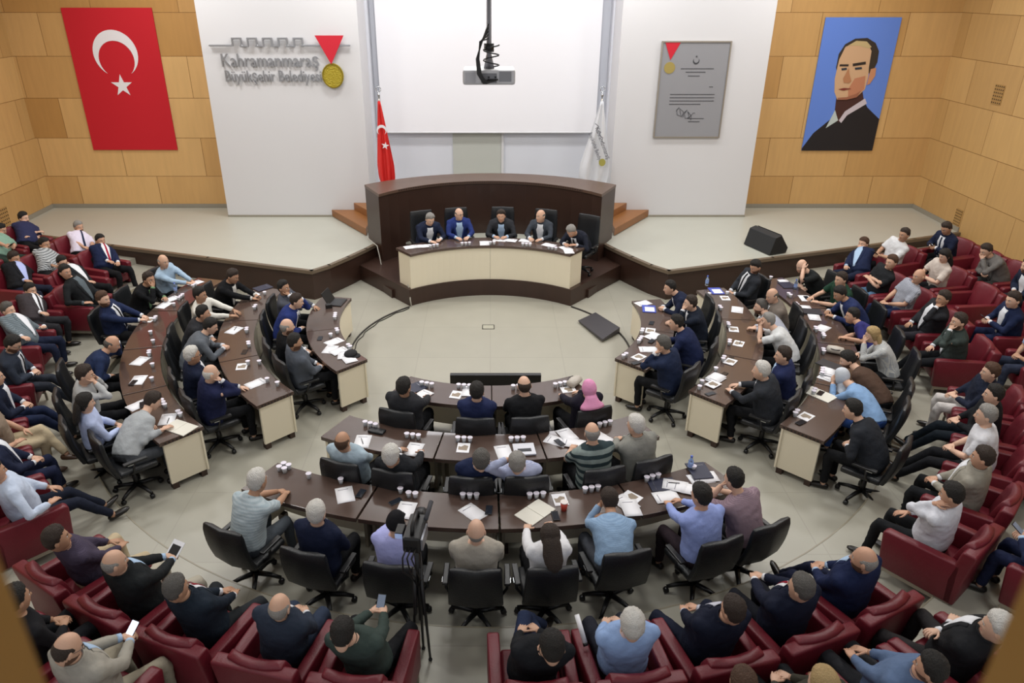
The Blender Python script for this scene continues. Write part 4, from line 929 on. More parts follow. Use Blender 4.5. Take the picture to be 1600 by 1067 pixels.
put('R2', 'bottle,1104,446 folder,1119,455,80 glass,1108,460 glass,1136,458 brochure,1133,466,80 glass,1125,481,2 sheet,1152,484,70 glass,1128,507,2 brochure,1137,514,90 glass,1132,534,2 brochure,1154,537,80 pen,1156,536,80 glass,1117,558,2 phone,1139,560,80 brochure,1141,566,80 glass,1109,575 sheet,1108,588,80 sheet,1118,593,80 phone,1131,585,80 glass,1089,595 glass,1091,607 brochure,1114,602,80 phone,1108,617,70')
put('R3', 'glass,1204,434 dark,1229,446,80 sheet,1232,441,80 bottle,1242,452 glass,1233,461,2 sheet,1258,466,80 phone,1260,466,80 glass,1241,476,2 sheet,1259,482,80 laptop,1268,488,80 sheet,1272,496,80 glass,1266,514,2 sheet,1285,513,50 glass,1286,525,2 glass,1272,547,2 bag,1304,552,80 laptop,1272,567,60 glass,1268,578,3 sheet,1288,581,80 sheet,1281,586,70 glass,1252,607,2 notebook,1270,614,70 phone,1268,612,80 glass,1226,640,2 brochure,1259,651,80 phone,1251,661,75 pen,1240,648,80')
put('B1', 'dark,647,607,-30 sheet,660,618,-20 glass,667,601,3 brochure,713,617 glass,725,604,3 sheet,733,612,0 glass,806,605,2 glass,875,601,3 brochure,888,609,80 bag,903,600,30')
put('B2', 'glass,579,664,3 wallet,589,675,0 sheet,566,690,20 pen,566,690,40 glass,645,682,3 sheet,647,702,0 glass,725,687,3 brochure,724,700,0 glass,808,687,3 sheet,787,706,10 book,819,704,0 sheet,886,680,10 sheet,869,689,50 sheet,896,694,60 phone,874,694,20 sheet,941,686,20 glass,945,663,3 sheet,930,690,-20')
put('B3', 'glass,444,731,4 glass,483,744 glass,533,752 sheet,539,773,35 phone,564,772,0 glass,626,767 glass,644,774,2 phone,618,784,-40 sheet,634,798,0 glass,734,776,3 sheet,739,801,45 phone,764,798,-5 glass,838,775,3 notebook,836,801,40 brochure,875,781,0 cup,881,797 phone,868,807,0 glass,924,765,3 brochure,987,777,30 sheet,977,787,20 sheet,985,795,-10 glass,1019,747,3 dark,1035,758,75 sheet,1055,760,50 sheet,1068,764,45 pen,1052,757,60 sheet,1102,746,70 sheet,1095,748,75 bottle,1074,731 glass,1083,732 dark,1092,728,-20 sheet,1041,777,80')
cnt = {}
for k, it in enumerate(IT):
    nr = nearest(it[2], (it[0],)); cnt.setdefault((it[1], nr[1]), []).append(k)
def project(p):
    zz = p.z-CH; dep = p.y*c_-zz*s_; return CX+F*p.x/dep, CY-F*(p.y*s_+zz*c_)/dep
NW = ['leftmost', 'second', 'third', 'fourth', 'fifth', 'sixth', 'seventh', 'eighth', 'ninth', 'tenth']
firstused = set(); zl = {}
for (kd, sk), ids in cnt.items():
    ids.sort(key=lambda i: project(IT[i][2])[0])
    for n_, i in enumerate(ids):
        key, kd, q, rz = IT[i]; w_ = '' if len(ids) == 1 else ', %s of %s,' % (ORD[n_], ['', 'one', 'two', 'three', 'four', 'five', 'six', 'seven', 'eight', 'nine', 'ten'][len(ids)])
        lab = '%s%s by person %s' % (WORDS[kd], w_, SEATS[sk][3])
        if kd in ('sheet', 'brochure', 'notebook', 'folder', 'dark', 'phone', 'pen', 'book', 'laptop'):
            lv = sum(1 for (p2, h2) in zl.get(key, []) if (p2-q).length < .27); zl.setdefault(key, []).append((q.copy(), kd)); q = q+Vector((0, 0, .0075*lv+.0005))
        pr = PR[kd]
        if kd not in firstused: firstused.add(kd); pr.location = q; pr.rotation_euler = (0, 0, rz); pr['label'] = lab; o = pr
        else: o = dup(pr, q, rz, lab)
        if GRP[kd]: o['group'] = GRP[kd]
# things held in hands
def holdphone(key, i, lit=False, kind='phone'):
    rt_, hnd, HM = HANDS[(key, i)]
    M0 = Matrix.Translation(rt_.location) @ rt_.rotation_euler.to_matrix().to_4x4()
    c = M0 @ ((hnd[1]+hnd[-1])/2+Vector((0, .015, .03)))
    t = thing('smartphone' if kind == 'phone' else 'booklet', ('lit phone' if lit else 'dark phone' if kind == 'phone' else 'black and white booklet')+' in the hands of the person %s' % SEATS[(key, i)][3], 'phone' if kind == 'phone' else 'booklet', c)
    t.rotation_euler = (math.radians(35), 0, rt_.rotation_euler.z)
    if kind == 'phone':
        slab('case', .078, .158, .009, M_PLA, t, .003); MB().box(-.035, .035, -.072, .072, .009, .0098).build('screen', mat('lit_screen', 'dfe6ff', .2, emit=1.2) if lit else mat('dim_screen', '6f7a8c', .15, emit=.15), t); t['group'] = 'phones held in hands'
    else:
        slab('cover', .15, .21, .006, M_PAPER, t); MB().box(-.055, .055, -.06, .06, .006, .0075).build('dark_print', mat('print_black', '1c1c1e', .6), t)
for key, i, lit in (('A2B', 1, True), ('A1B', 4, False), ('A3L', 1, False), ('A2R', 0, False), ('A2R', 1, False), ('A2R', 2, False), ('A2R', 6, False), ('A3R', 0, False), ('L2', 0, False)):
    holdphone(key, i, lit)
holdphone('A1B', 1, False, 'booklet')
# open laptop and video kit at the far end of the left inner desk
p = spot(528, 473, .76); t = thing('open_laptop', 'open black laptop at the stage end of the left inner desk', 'laptop', p, math.radians(80))
slab('keyboard_base', .34, .24, .018, M_PLA, t, .004); MB().box(-.15, .15, -.09, .10, .018, .0195).build('keys', mat('keys', '2a2b2f', .5), t)
MB().box(-.17, .17, .0, .012, 0, .24, Matrix.Translation((0, .12, .015)) @ Matrix.Rotation(-.5, 4, 'X')).build('screen_lid', M_PLA, t, False, .004)
p = spot(514, 481, .76); t = thing('desk_camera', 'small black camera beside the open laptop, left inner desk', 'camera', p, .4)
MB().box(-.06, .06, -.035, .035, 0, .075).build('camera_body', M_PLA, t, False, .01); MB().tube([(0, .035, .04), (0, .09, .04)], [.03, .027], 14).build('lens', M_PLA, t, True)
# roll of white paper on an armrest
a0, a1 = spot(901, 960, .98), spot(914, 1004, .82)
t = thing('paper_roll', 'white rolled paper tube standing against a red armrest, bottom row', 'paper roll', (0, 0, 0)); MB().tube([a0, a1], .022, 14).build('paper_tube', M_PAPER, t, True); MB().tube([a1, a1+(a1-a0)*.12], .023, 14).build('dark_end', M_PLA, t, True)
# empty armchairs in the right rows
for (a, R0, z0, w_) in ((91.4, 8.62, T2, 'empty red leather armchair beside the person in cream blouse'), (88.3 if 0 else 85.9+.0, 8.62, T2, ''), (99.9, 9.7, T3, 'empty red leather armchair between the bent navy suit and grey jacket')):
    if not w_: continue
    place(ARM, pol(a, R0, z0), math.radians(a), w_, 'empty armchairs')
# ------------------------------------------------------------------ video camera on tripod
p = spot(650, 838, 1.62); p.z = T1; t = thing('video_tripod', 'black video tripod standing in the aisle behind the rear desk', 'tripod', p)
MB().tube([(0, 0, .5), (0, 0, 1.0), (0, 0, 1.42)], [.02, .022, .03], 10).build('centre_column', M_PLA, t, True)
for k in range(3):
    q = k*2.094+1.57; d = Vector((math.cos(q), math.sin(q), 0)); l = MB(); l.tube([d*.03+Vector((0, 0, 1.15)), d*.05+Vector((0, 0, .6)), d*.06+Vector((0, 0, .58)), d*.09+Vector((0, 0, .01))], [.02, .018, .014, .012], 8); lo_ = l.build('leg', M_PLA, t, True)
    MB().ball(d*.09+Vector((0, 0, .02)), .02, 10, 6).build('rubber_foot', M_PLA, lo_, True)
MB().box(-.05, .05, -.07, .07, 1.42, 1.47).build('tripod_head', M_PLA, t, False, .01)
MB().tube([(.03, -.05, 1.44), (.06, -.2, 1.36), (.07, -.32, 1.30)], [.01, .01, .014], 8).build('pan_handle', M_PLA, t, True)
t = thing('video_camera', 'black video camera with microphone mounted on the aisle tripod', 'video camera', (p.x, p.y, T1+1.471), -.12); t.scale = (1.3, 1.1, 1.25)
MB().box(-.06, .06, -.17, .14, 0, .13).build('camera_body', M_PLA, t, False, .015)
MB().tube([(0, .14, .07), (0, .2, .07), (0, .24, .07)], [.04, .042, .05], 16).build('lens', M_PLA, t, True)
MB().tube([(0, -.12, .13), (0, -.10, .19), (0, .08, .19), (0, .10, .13)], .014, 8, (1, 0, 0)).build('top_handle', M_PLA, t, True)
MB().tube([(.07, .02, .17), (.07, .24, .17)], .016, 10).build('microphone', mat('grey_foam', '3a3b40', .9), t, True)
vf = MB().box(-.12, -.065, -.12, .0, .08, .13).build('viewfinder', M_PLA, t, False, .006); MB().box(-.118, -.068, -.122, -.119, .085, .125).build('viewfinder_screen', mat('vf_screen', '8fa0c8', .2, emit=.3), vf)
MB().box(.061, .075, -.15, .05, .02, .11).build('side_panel', mat('silver_panel', '8b8d94', .35, metal=.6), t)
for k, x in enumerate((-.03, .0, .03)):
    MB().tube([(x, -.17, .05), (x-.02, -.23, .0), (x-.03+.02*k, -.2, -.15), (x, -.08, -.3), (0, -.03, -.42)], .006, 6).build('cable', M_PLA, t, True)
# ------------------------------------------------------------------ screens, speaker, floor box, cables
t = thing('floor_monitor', 'wide black monitor standing on the floor before the short front desk', 'monitor', (.08, 9.60, 0))
MB().box(-.68, .68, -.04, .04, .08, .80).build('housing', M_PLA, t, False, .008); MB().box(-.65, .65, .041, .045, .12, .77).build('screen', mat('dark_screen', '20242c', .08), t)
for sx in (-.5, .5): MB().box(sx-.03, sx+.03, -.15, .15, 0, .079).build('stand_foot', M_PLA, t)
pts = [spot(u, v, 0) for u, v in ((903, 504), (930, 494), (968, 521), (941, 536))]
t = thing('tilted_monitor', 'flat dark grey monitor lying tilted on the floor before right inner desk', 'monitor')
m = MB(); V = [(q.x, q.y, .03) for q in pts]; hh = [.10, .12, .16, .15]
V2 = [(q.x, q.y, .03+h) for q, h in zip(pts, (.02, .06, .10, .05))]
m.add(V+V2, [(3, 2, 1, 0), (4, 5, 6, 7), (0, 1, 5, 4), (1, 2, 6, 5), (2, 3, 7, 6), (3, 0, 4, 7)]); m.build('housing', mat('monitor_grey', '3b383c', .45), t, False, .006)
c_m = sum((q for q in pts), Vector())/4; MB().box(c_m.x-.2, c_m.x+.2, c_m.y-.12, c_m.y+.12, 0, .031).build('base', M_PLA, t)
pc = [spot(u, v, ZS+.013) for u, v in ((1171, 383), (1212, 401), (1228, 385))]
t = thing('stage_speaker', 'black wedge-shaped loudspeaker lying on the stage floor at the right', 'speaker', (pc[1]+pc[0])/2+Vector((.12, .18, 0)), math.atan2((pc[1]-pc[0]).y, (pc[1]-pc[0]).x))
L = (pc[1]-pc[0]).length/2; prof = [(-.25, 0), (.22, 0), (.25, .12), (.02, .42), (-.14, .38)]
V = [(-L, y, z) for y, z in prof]+[(L, y, z) for y, z in prof]; k = 5
MB().add(V, [tuple(range(k)), tuple(range(2*k-1, k-1, -1))]+[(i, i+k, (i+1) % k+k, (i+1) % k) for i in range(k)]).build('cabinet', mat('speaker_black', '1d1e20', .6), t, False, .012)
MB().add([(-L*.9, .262, .13), (L*.9, .262, .13), (L*.9, .04, .425), (-L*.9, .04, .425)], [(0, 1, 2, 3)]).build('grille', mat('grille', '2b2c2e', .8, bump=.8, bscale=200), t)
q = spot(763, 511); t = thing('floor_socket_box', 'small rectangular floor socket box in the middle of the empty floor', 'floor box', (q.x, q.y, 0))
for (x0, x1, y0, y1) in ((-.12, .12, -.10, -.085), (-.12, .12, .085, .10), (-.12, -.105, -.1, .1), (.105, .12, -.1, .1)): MB().box(x0, x1, y0, y1, 0, .006).build('frame_strip', M_PLA, t)
MB().box(-.105, .105, -.085, .085, 0, .004).build('lid', mat('lid_grey', 'a7a595', .4), t)
def cable(name, pts, r, m, lab):
    tt = tag(MB().tube(pts, r, 6, (0, 0, 1)).build(name, m, None, True), lab, 'cable'); return tt
ck = mat('cable_black', '2a2622', .6)
cable('floor_cable', [pol(a, 2.56, .012) for a in range(-83, -141, -4)], .016, ck, 'dark cable curving over the floor from left inner desk to podium')
cable('floor_cable', [pol(a, 2.50+.02*math.sin(a), .010) for a in range(-86, -139, -4)], .009, ck, 'thinner dark cable along the inner side of the left floor cable')
cable('floor_cable', [pol(a, 2.57, .012) for a in range(83, 141, 4)], .018, ck, 'dark cable curving over the floor from podium to right inner desk')
wc = mat('cable_white', 'a8a49a', .5)
cable('white_cable', [onwall(u, v, y) for u, v, y in ((574, 372, 15.9), (589, 384, 15.75), (593, 400, 15.72), (598, 425, 15.5), (608, 438, 15.3), (620, 446, 14.9), (628, 437, 14.85))], .012, wc, 'white cable hanging down the left side of the podium')
cable('white_cable', [Vector((-1.72, 14.28, .42)), Vector((-1.68, 14.12, .3)), Vector((-1.66, 14.03, .15)), Vector((-1.64, 14.0, .012))], .014, wc, 'white cable running down the podium step at its left corner')
# ------------------------------------------------------------------ things on the walls
def poly_obj(name, pts, y, th, m, parent):
    k = len(pts); V = [(p[0], y, p[1]) for p in pts]+[(p[0], y-th, p[1]) for p in pts]
    return obj(name, V, [tuple(range(k)), tuple(range(2*k-1, k-1, -1))]+[(i, i+k, (i+1) % k+k, (i+1) % k) for i in range(k)], m, parent)
def star(cx, cz, R, rot=0):
    return [(cx+(R if k % 2 == 0 else R*.382)*math.sin(rot+k*math.pi/5), cz+(R if k % 2 == 0 else R*.382)*math.cos(rot+k*math.pi/5)) for k in range(10)]
def crescent(cx, cz, R, r, off, n=40):
    # opens downwards; inner circle shifted down by off
    th = math.acos((R*R+off*off-r*r)/(2*R*off)) if abs((R*R+off*off-r*r)/(2*R*off)) < 1 else .3
    out = [(cx+R*math.sin(a), cz+R*math.cos(a)) for a in [-(math.pi-th)+2*(math.pi-th)*i/n for i in range(n+1)]]
    x, z = out[-1]; ph = math.atan2(x-cx, z-(cz-off))
    inn = [(cx+r*math.sin(a), cz-off+r*math.cos(a)) for a in [ph-2*ph*i/n for i in range(1, n)]]
    return out, inn
def crescent_obj(cx, cz, R, r, off, y, th, m, parent):
    n = 40; o_, i_ = crescent(cx, cz, R, r, off, n); i_ = [o_[-1]]+i_+[o_[0]]; i_ = i_[::-1]
    V = [(p[0], y-th, p[1]) for p in o_]+[(p[0], y-th, p[1]) for p in i_]+[(p[0], y, p[1]) for p in o_]+[(p[0], y, p[1]) for p in i_]; k = n+1
    Fa = [(i, i+1, i+1+k, i+k) for i in range(n)]+[(i+2*k, i+3*k, i+1+3*k, i+1+2*k) for i in range(n)]
    return obj('crescent', V, Fa, m, parent)
RB = mat('flag_red', 'c00f22', .75); FW = mat('flag_white', 'e4e2e6', .7)
yb = YB-.02
b0, b1 = onwall(95, 12, yb), onwall(278, 234, yb)
t = thing('wall_flag', 'large hanging red banner with white crescent and star on wooden wall', 'flag')
x0, x1, z1, z0 = b0.x, b1.x, b0.z, b1.z
MB().box(x0, x1, yb-.02, yb, z0, z1).build('red_cloth', RB, t)
W_ = x1-x0; cc = onwall(180, 84, yb); st = onwall(191, 134, yb)
crescent_obj((x0+x1)/2, cc.z, W_*.25, W_*.20, W_*.0625, yb-.021, .006, FW, t); poly_obj('star', star((x0+x1)/2, st.z, W_*.125), yb-.021, .006, FW, t)
# portrait banner: a plain painted portrait of a suited person
t = thing('portrait_banner', 'blue banner with painted portrait of a person in dark suit', 'banner')
a_, b_ = onwall(1290, 27, yb), onwall(1361, 235, yb); x0, x1, z1, z0 = onwall(1290, 27, yb).x, onwall(1409, 27, yb).x, a_.z, b_.z
MB().box(x0, x1, yb-.02, yb, z0, z1).build('blue_cloth', mat('banner_blue', '5f83d6', .7), t)
def qp(pts): return [(x0+(x1-x0)*px, z1-(z1-z0)*pz) for px, pz in pts]
lay = [('suit_shape', [(.0, .98), (.12, .86), (.38, .72), (.72, .60), (.80, .66), (1, .75), (1, 1), (.0, 1)], '191417'),
 ('neck_shape', [(.34, .56), (.66, .50), (.74, .62), (.44, .78), (.36, .70)], '42221c'),
 ('collar_left', [(.36, .68), (.43, .76), (.28, .82)], 'b9c4c2'), ('collar_right', [(.44, .76), (.50, .69), (.74, .59), (.78, .63), (.54, .72), (.48, .78)], 'c6bcc4'),
 ('hair_shape', [(.26, .36), (.26, .26), (.32, .19), (.44, .15), (.60, .145), (.72, .18), (.79, .24), (.80, .32), (.76, .40), (.30, .42)], '33291f'),
 ('face_shape', [(.27, .44), (.28, .30), (.33, .21), (.46, .17), (.62, .18), (.69, .24), (.70, .36), (.72, .42), (.71, .52), (.62, .58), (.48, .60), (.36, .60), (.30, .54)], 'c9a37e'),
 ('cheek_shape', [(.54, .44), (.68, .42), (.70, .52), (.60, .57), (.50, .575), (.48, .52)], 'b97c5c'),
 ('hair_highlight', [(.36, .20), (.46, .165), (.60, .17), (.68, .21), (.64, .22), (.50, .20)], 'bda778'),
 ('ear_shape', [(.73, .37), (.80, .36), (.81, .42), (.76, .48), (.72, .49)], 'c08661'),
 ('brow_left', [(.30, .335), (.42, .335), (.42, .35), (.30, .35)], '2b2019'), ('brow_right', [(.47, .33), (.64, .315), (.65, .335), (.48, .35)], '2b2019'),
 ('eye_left', [(.33, .365), (.40, .36), (.41, .375), (.34, .38)], '27303c'), ('eye_right', [(.51, .36), (.60, .355), (.61, .37), (.52, .375)], '27303c'),
 ('nose_shadow', [(.43, .36), (.45, .40), (.50, .46), (.47, .475), (.40, .47), (.38, .44)], 'b07a54'), ('mouth_shape', [(.34, .52), (.42, .51), (.52, .515), (.42, .53)], '7a3025'), ('jaw_shadow', [(.36, .60), (.48, .60), (.62, .58), (.66, .53), (.60, .555), (.48, .58), (.36, .585)], '9a6248')]
for k, (nm, pts, cl) in enumerate(lay):
    poly_obj(nm, qp(pts), yb-.0205-.0015*k, .0012, mat('paint_'+nm, cl, .75), t)
# logo lettering on the left white panel
yl = 18.39
t = thing('wall_logo', 'silver raised lettering with battlement line and red-ribboned gold medal', 'sign')
SIL = mat('brushed_silver', '9a9b9f', .35, metal=.6)
def text(body, size, m, parent, name, M, ext=.02, sx=1.0):
    c = bpy.data.curves.new(name, 'FONT'); c.body = body; c.size = size; c.extrude = ext; c.resolution_u = 2
    o = bpy.data.objects.new(name, c); COL.objects.link(o); dg = bpy.context.evaluated_depsgraph_get(); me = bpy.data.meshes.new_from_object(o.evaluated_get(dg)); bpy.data.objects.remove(o)
    xs = [v.co.x for v in me.vertices]; wd = max(xs)-min(xs); f = sx/wd
    for v in me.vertices: v.co.x = (v.co.x-min(xs))*f
    me.transform(M); me.materials.append(m); o = bpy.data.objects.new(name, me); COL.objects.link(o); o.parent = parent; return o
up_m = lambda x, y, z: Matrix.Translation((x, y, z)) @ Matrix.Rotation(math.pi/2, 4, 'X')
p0, p1 = onwall(348, 104, yl), onwall(499, 104, yl); text('Kahramanmaraş', .42, SIL, t, 'lettering', up_m(p0.x, yl-.03, p0.z), .015, p1.x-p0.x)
p0, p1 = onwall(354, 127, yl), onwall(503, 127, yl); text('Büyükşehir Belediyesi', .36, SIL, t, 'lettering', up_m(p0.x, yl-.03, p0.z), .015, p1.x-p0.x)
ln = [(328, 71), (364, 71)]
for k in range(5):
    u = 364+k*24; ln += [(u, 60), (u+12, 60), (u+12, 72)]+([(u+24, 72)] if k < 4 else [])
ln += [(546, 71)]; P3 = [onwall(u, v, yl-.05) for u, v in ln]; m = MB()
for i in range(len(P3)-1):
    a, b2 = P3[i], P3[i+1]
    if abs(a.x-b2.x) > abs(a.z-b2.z): zc = max(a.z, b2.z) if i else a.z; m.box(min(a.x, b2.x)-.02, max(a.x, b2.x)+.02, yl-.09, yl-.03, b2.z-.02, b2.z+.02)
    else: m.box(a.x-.02, a.x+.02, yl-.09, yl-.03, min(a.z, b2.z)-.02, max(a.z, b2.z)+.02)
# weld the line into one piece through a remesh
bl_ = m.build('battlement_line', SIL, t); rm = bl_.modifiers.new('weld', 'REMESH'); rm.mode = 'VOXEL'; rm.voxel_size = .012
tri = [onwall(u, v, yl) for u, v in ((493, 55), (538, 55), (519, 100))]
poly_obj('red_ribbon', [(q.x, q.z) for q in tri], yl-.09, .02, mat('ribbon_red', 'c4122a', .6), t)
mc = onwall(521, 118, yl); R_ = .28
md = poly_obj('gold_medal', [(mc.x+.255*math.sin(a*math.pi/16), mc.z+R_*math.cos(a*math.pi/16)) for a in range(32)], yl-.04, .04, mat('medal_gold', 'a8952a', .35, metal=.3, bump=1, bscale=30), t)
m = MB(); m.tube([(mc.x+.235*math.sin(a*math.pi/12), yl-.085, mc.z+(R_-.02)*math.cos(a*math.pi/12)) for a in range(25)], .012, 6); m.build('medal_rim', mat('medal_rim', '8f7c1e', .3, metal=.5), md)
# framed certificate on the right white panel
t = thing('framed_certificate', 'grey framed certificate with red ribbon and crescent on white wall', 'plaque')
x0, x1, z1, z0 = onwall(1036, 66, yl).x, onwall(1141, 67, yl).x, onwall(1036, 66, yl).z, onwall(1021, 213, yl).z
MB().box(x0, x1, yl-.03, yl, z0, z1).build('board', mat('certificate_grey', '8c8c90', .6), t)
for (q0, q1, r0, r1) in ((x0-.03, x1+.03, z1, z1+.03), (x0-.03, x1+.03, z0-.03, z0), (x0-.03, x0, z0, z1), (x1, x1+.03, z0, z1)): MB().box(q0, q1, yl-.05, yl, r0, r1).build('frame_strip', M_STEEL, t)
def cq(px, pz): return (x0+(x1-x0)*px, z1-(z1-z0)*pz)
poly_obj('red_ribbon', [cq(.03, .0), cq(.26, .0), cq(.13, .18)], yl-.031, .01, mat('ribbon_red', 'c4122a', .6), t)
gx, gz = cq(.13, .26); poly_obj('gold_seal', [(gx+.13*math.sin(a*math.pi/12), gz+.13*math.cos(a*math.pi/12)) for a in range(24)], yl-.031, .008, mat('seal_gold', '9c8a4a', .5), t)
ink = mat('dark_ink', '3b3b40', .7); cx_, cz_ = cq(.52, .19)
o_ = crescent_obj(cx_, cz_, .075, .06, .022, yl-.031, .004, ink, t)
for v_ in o_.data.vertices: v_.co.z = 2*cz_-v_.co.z
o_.data.flip_normals()
poly_obj('star', star(cx_, cz_+.10, .03), yl-.031, .004, ink, t); 
for px0, px1, pz in ((.30, .80, .27), (.38, .68, .305), (.42, .60, .345), (.76, .82, .46), (.18, .86, .54), (.18, .86, .575), (.18, .86, .61), (.18, .66, .645), (.48, .74, .80), (.50, .68, .835)):
    a_, b_ = cq(px0, pz), cq(px1, pz); MB().box(a_[0], b_[0], yl-.034, yl-.0305, a_[1]-.008, a_[1]+.008).build('text_line', ink, t)
sg = MB(); sx_, sz_ = cq(.30, .72); sg.tube([(sx_+.02*k+.05*math.sin(k*1.9), yl-.034, sz_+.10*math.sin(k*1.3)-.006*k) for k in range(22)], .006, 5); sg.build('signature', ink, t, True)
# projection screen
t = thing('projection_screen', 'big white projection screen hanging in the recess behind the podium', 'screen')
sc_m = mat('screen_white', 'eeedf1', .8); MB().box(-2.84, 2.76, 19.69, 19.70, 2.56, 7.5).build('screen_cloth', sc_m, t)
MB().tube([(-2.88, 19.695, 2.55), (2.80, 19.695, 2.55)], .022, 10, (0, 0, 1)).build('bottom_bar', mat('bar_white', 'd5d5d8', .4), t)
MB().box(-2.95, 2.87, 19.62, 19.78, 7.5, 7.78).build('roller_case', M_WHITE, t)
# projector on its ceiling pole
pc = onwall(764, 122, 6.9); t = thing('ceiling_projector', 'white projector with tangled cables hanging from a grey ceiling pole', 'projector', (pc.x, 6.9, pc.z-.06))
MB().box(-.235, .235, 0, .34, 0, .13).build('housing', mat('projector_white', 'c9c9cc', .4), t, False, .02)
MB().box(.09, .20, -.004, 0, .03, .115).build('vent_grille', mat('vent_grey', '8a8b90', .5), t); MB().box(-.21, -.12, -.004, 0, .02, .11).build('lamp_cover', mat('cover_grey', 'b3b3b7', .4), t)
MB().box(-.07, .07, -.006, 0, .02, .10).build('port_panel', mat('port_dark', '77787d', .5), t)
for k, x in enumerate((-.04, -.01, .02, .05)): MB().box(x, x+.016, -.010, -.006, .03+.03*(k % 2), .045+.03*(k % 2)).build('socket', M_PLA, t)
MB().tube([(0, .12, .13), (0, .12, .25), (0, .12, ZC-pc.z+.06)], [.05, .022, .022], 12, (1, 0, 0)).build('pole', mat('pole_grey', '77777c', .4, metal=.5), t, True)
MB().tube([(0, .12, .27), (0, .12, .34)], .045, 12, (1, 0, 0)).build('clamp', M_PLA, t, True)
for k in range(5):
    f = k/4; MB().tube([(-.005, .09, .50-.03*k), (-.06-.02*f, .05, .36), (-.11+.02*f, .0, .22), (-.10+.03*f, -.05, .10), (-.05+.03*f, -.05, .02), (.0+.02*k, -.02, .05)], .007, 6).build('cable', M_PLA, t, True)
lp = MB(); lp.tube([(.02+.07*math.cos(a*.6), .06+.04*math.sin(a*.6), .33-.008*a) for a in range(28)], .006, 6); lp.build('cable', M_PLA, t, True)
# grilles on the side walls
for (xw, u, v, w_, h_, lb) in ((XR, 1560, 148, .34, .42, 'square perforated vent high on the right wooden wall'), (XR, 1497, 340, .26, .40, 'perforated vent low on the right wooden wall near the seats'), (XL, 7, 341, .34, .5, 'perforated vent low on the left wooden wall')):
    dx = (u-CX)/F; dy = (v-CY)/F; tt = xw/dx; y = (c_-dy*s_)*tt; z = CH-(s_+dy*c_)*tt; s = -1 if xw > 0 else 1
    t = thing('wall_vent', lb, 'vent', (0, 0, 0), 0, 'perforated wall vents'); MB().box(min(xw, xw+s*.015), max(xw, xw+s*.015), y-w_/2, y+w_/2, z-h_/2, z+h_/2).build('plate', mat('vent_plate', 'a5814c', .5), t)
    for i in range(5):
        for j in range(6): MB().box(min(xw+s*.014, xw+s*.017), max(xw+s*.014, xw+s*.017), y-w_/2+w_*(i+.25)/5, y-w_/2+w_*(i+.7)/5, z-h_/2+h_*(j+.3)/6, z-h_/2+h_*(j+.7)/6).build('hole', mat('hole_dark', '2a1d10', .8), t)
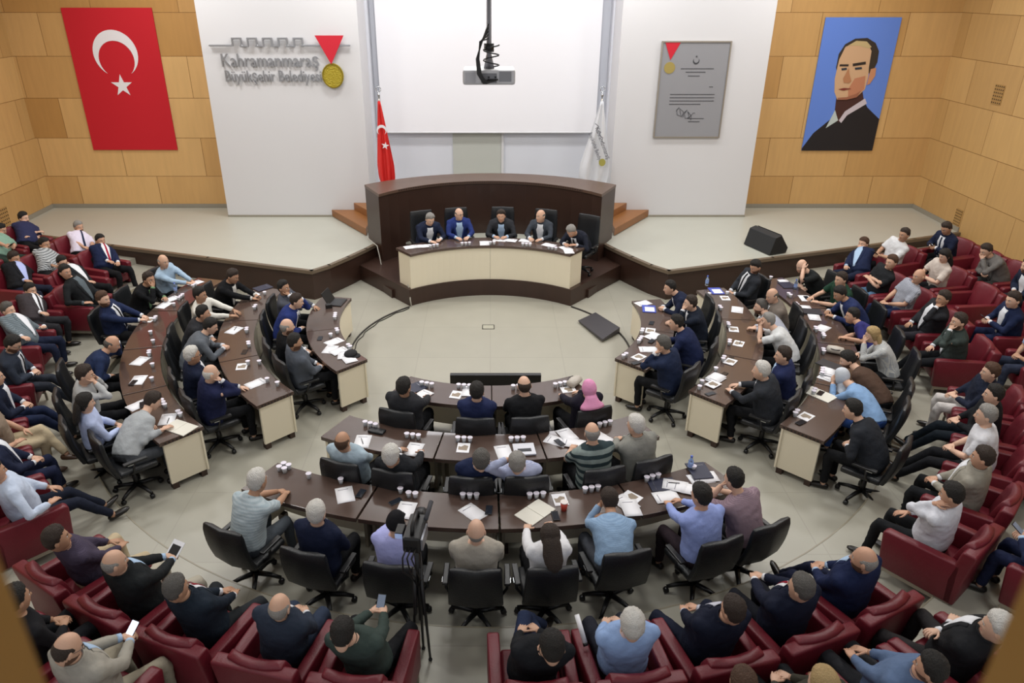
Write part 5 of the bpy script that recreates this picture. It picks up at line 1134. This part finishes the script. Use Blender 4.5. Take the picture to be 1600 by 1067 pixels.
# two flags on poles behind the podium wall
def drape(name, m, parent, x, y, zt, zb, wt, wb, lean, side):
    R = []; n = 22
    for i in range(n+1):
        k = i/n; z = zt+(zb-zt)*k; w_ = wt+(wb-wt)*min(1, (k*1.5))**1.0; w_ *= 1 if k < .8 else (1-(k-.8)*2.2)
        xc = x+lean*k; row = []
        for j in range(25): q = j/24; row.append(Vector((xc+w_*(q-.5), y+.05*math.sin(q*15+k*2)*(.3+k), z-.02*math.sin(q*9))))
        R.append(row+[v+Vector((0, .012, 0)) for v in row[::-1]])
    return MB().loft(R).build(name, m, parent, True)
for sgn, lb, u0 in ((-1, 'red crescent-and-star flag draped on a pole left of the screen', 592), (1, 'white municipal flag draped on a pole right of the screen', 941)):
    tp = onwall(u0, 158, 17.95); t = thing('pole_flag', lb, 'flag', (0, 0, 0), 0, None)
    MB().tube([(tp.x, 18.0, ZS+.02), (tp.x, 18.0, tp.z+.05)], .018, 10, (1, 0, 0)).build('pole', M_STEEL, t, True)
    MB().tube([(tp.x, 18.0, tp.z+.05), (tp.x, 18.0, tp.z+.12), (tp.x, 18.0, tp.z+.2)], [.012, .03, .008], 10, (1, 0, 0)).build('finial', M_CHR, t, True)
    MB().tube([(tp.x+.055*math.cos(a*math.pi/8), 18.0, tp.z+.26+.06*math.sin(a*math.pi/8)) for a in range(17)], .009, 6, (0, 1, 0)).build('finial_ring', M_CHR, t, True)
    MB().tube([(tp.x, 18.0, ZS+.013), (tp.x, 18.0, ZS+.05)], [.17, .15], 18, (1, 0, 0)).build('base', M_STEEL, t, True)
    if sgn < 0:
        drape('cloth', mat('pole_red', 'd42a26', .6), t, tp.x, 17.95, tp.z, 1.35, .06, .42, .10, -1)
        c1 = onwall(594, 200, 17.82); o = crescent_obj(c1.x+.03, c1.z-.05, .12, .092, .036, 17.84, .01, FW, t); s1 = onwall(603, 228, 17.8); poly_obj('star', star(s1.x-.02, s1.z, .095, .2), 17.83, .01, FW, t)
    else:
        drape('cloth', mat('pole_white', 'd9dade', .6), t, tp.x, 17.95, tp.z, 1.3, .06, .72, -.12, 1)
        q = onwall(922, 205, 17.82); M2 = lambda x, z: Matrix.Translation((x, 17.84, z)) @ Matrix.Rotation(1.16, 4, 'Y') @ Matrix.Rotation(math.pi/2, 4, 'X')
        dk_ = mat('flag_ink', '4a4c58', .7)
        text('Kahramanmaraş', .15, dk_, t, 'lettering', M2(q.x+.12, q.z+.06), .003, .80); text('Büyükşehir Belediyesi', .13, dk_, t, 'lettering', M2(q.x-.03, q.z-.06), .003, .78)
        bz = [onwall(u, v, 17.83) for u, v in ((930, 193), (935, 197), (933, 203), (938, 206), (937, 212), (942, 215), (940, 221), (945, 224))]
        MB().tube(bz, .008, 6, (0, 1, 0)).build('battlement_mark', dk_, t)
        g_ = onwall(943, 254, 17.82); poly_obj('gold_emblem', [(g_.x-.03+.08*math.sin(a*math.pi/10), g_.z+.09*math.cos(a*math.pi/10)) for a in range(20)], 17.84, .008, mat('emblem_gold', 'a39b4a', .5), t)
# edge of the gallery opening on both sides of the viewer
gp = wood_panel('gallery_veneer', '9c7438', '8f6a33', 3, 3)
struct('gallery_post', MB().box(-.75, -.437, .44, .50, 4.4, 6.6), gp); struct('gallery_post.001', MB().box(.483, .80, .44, .50, 4.4, 6.6), gp)
for o in list(COL.objects):
    if o.get('label') == 'x': bpy.data.objects.remove(o, do_unlink=True)
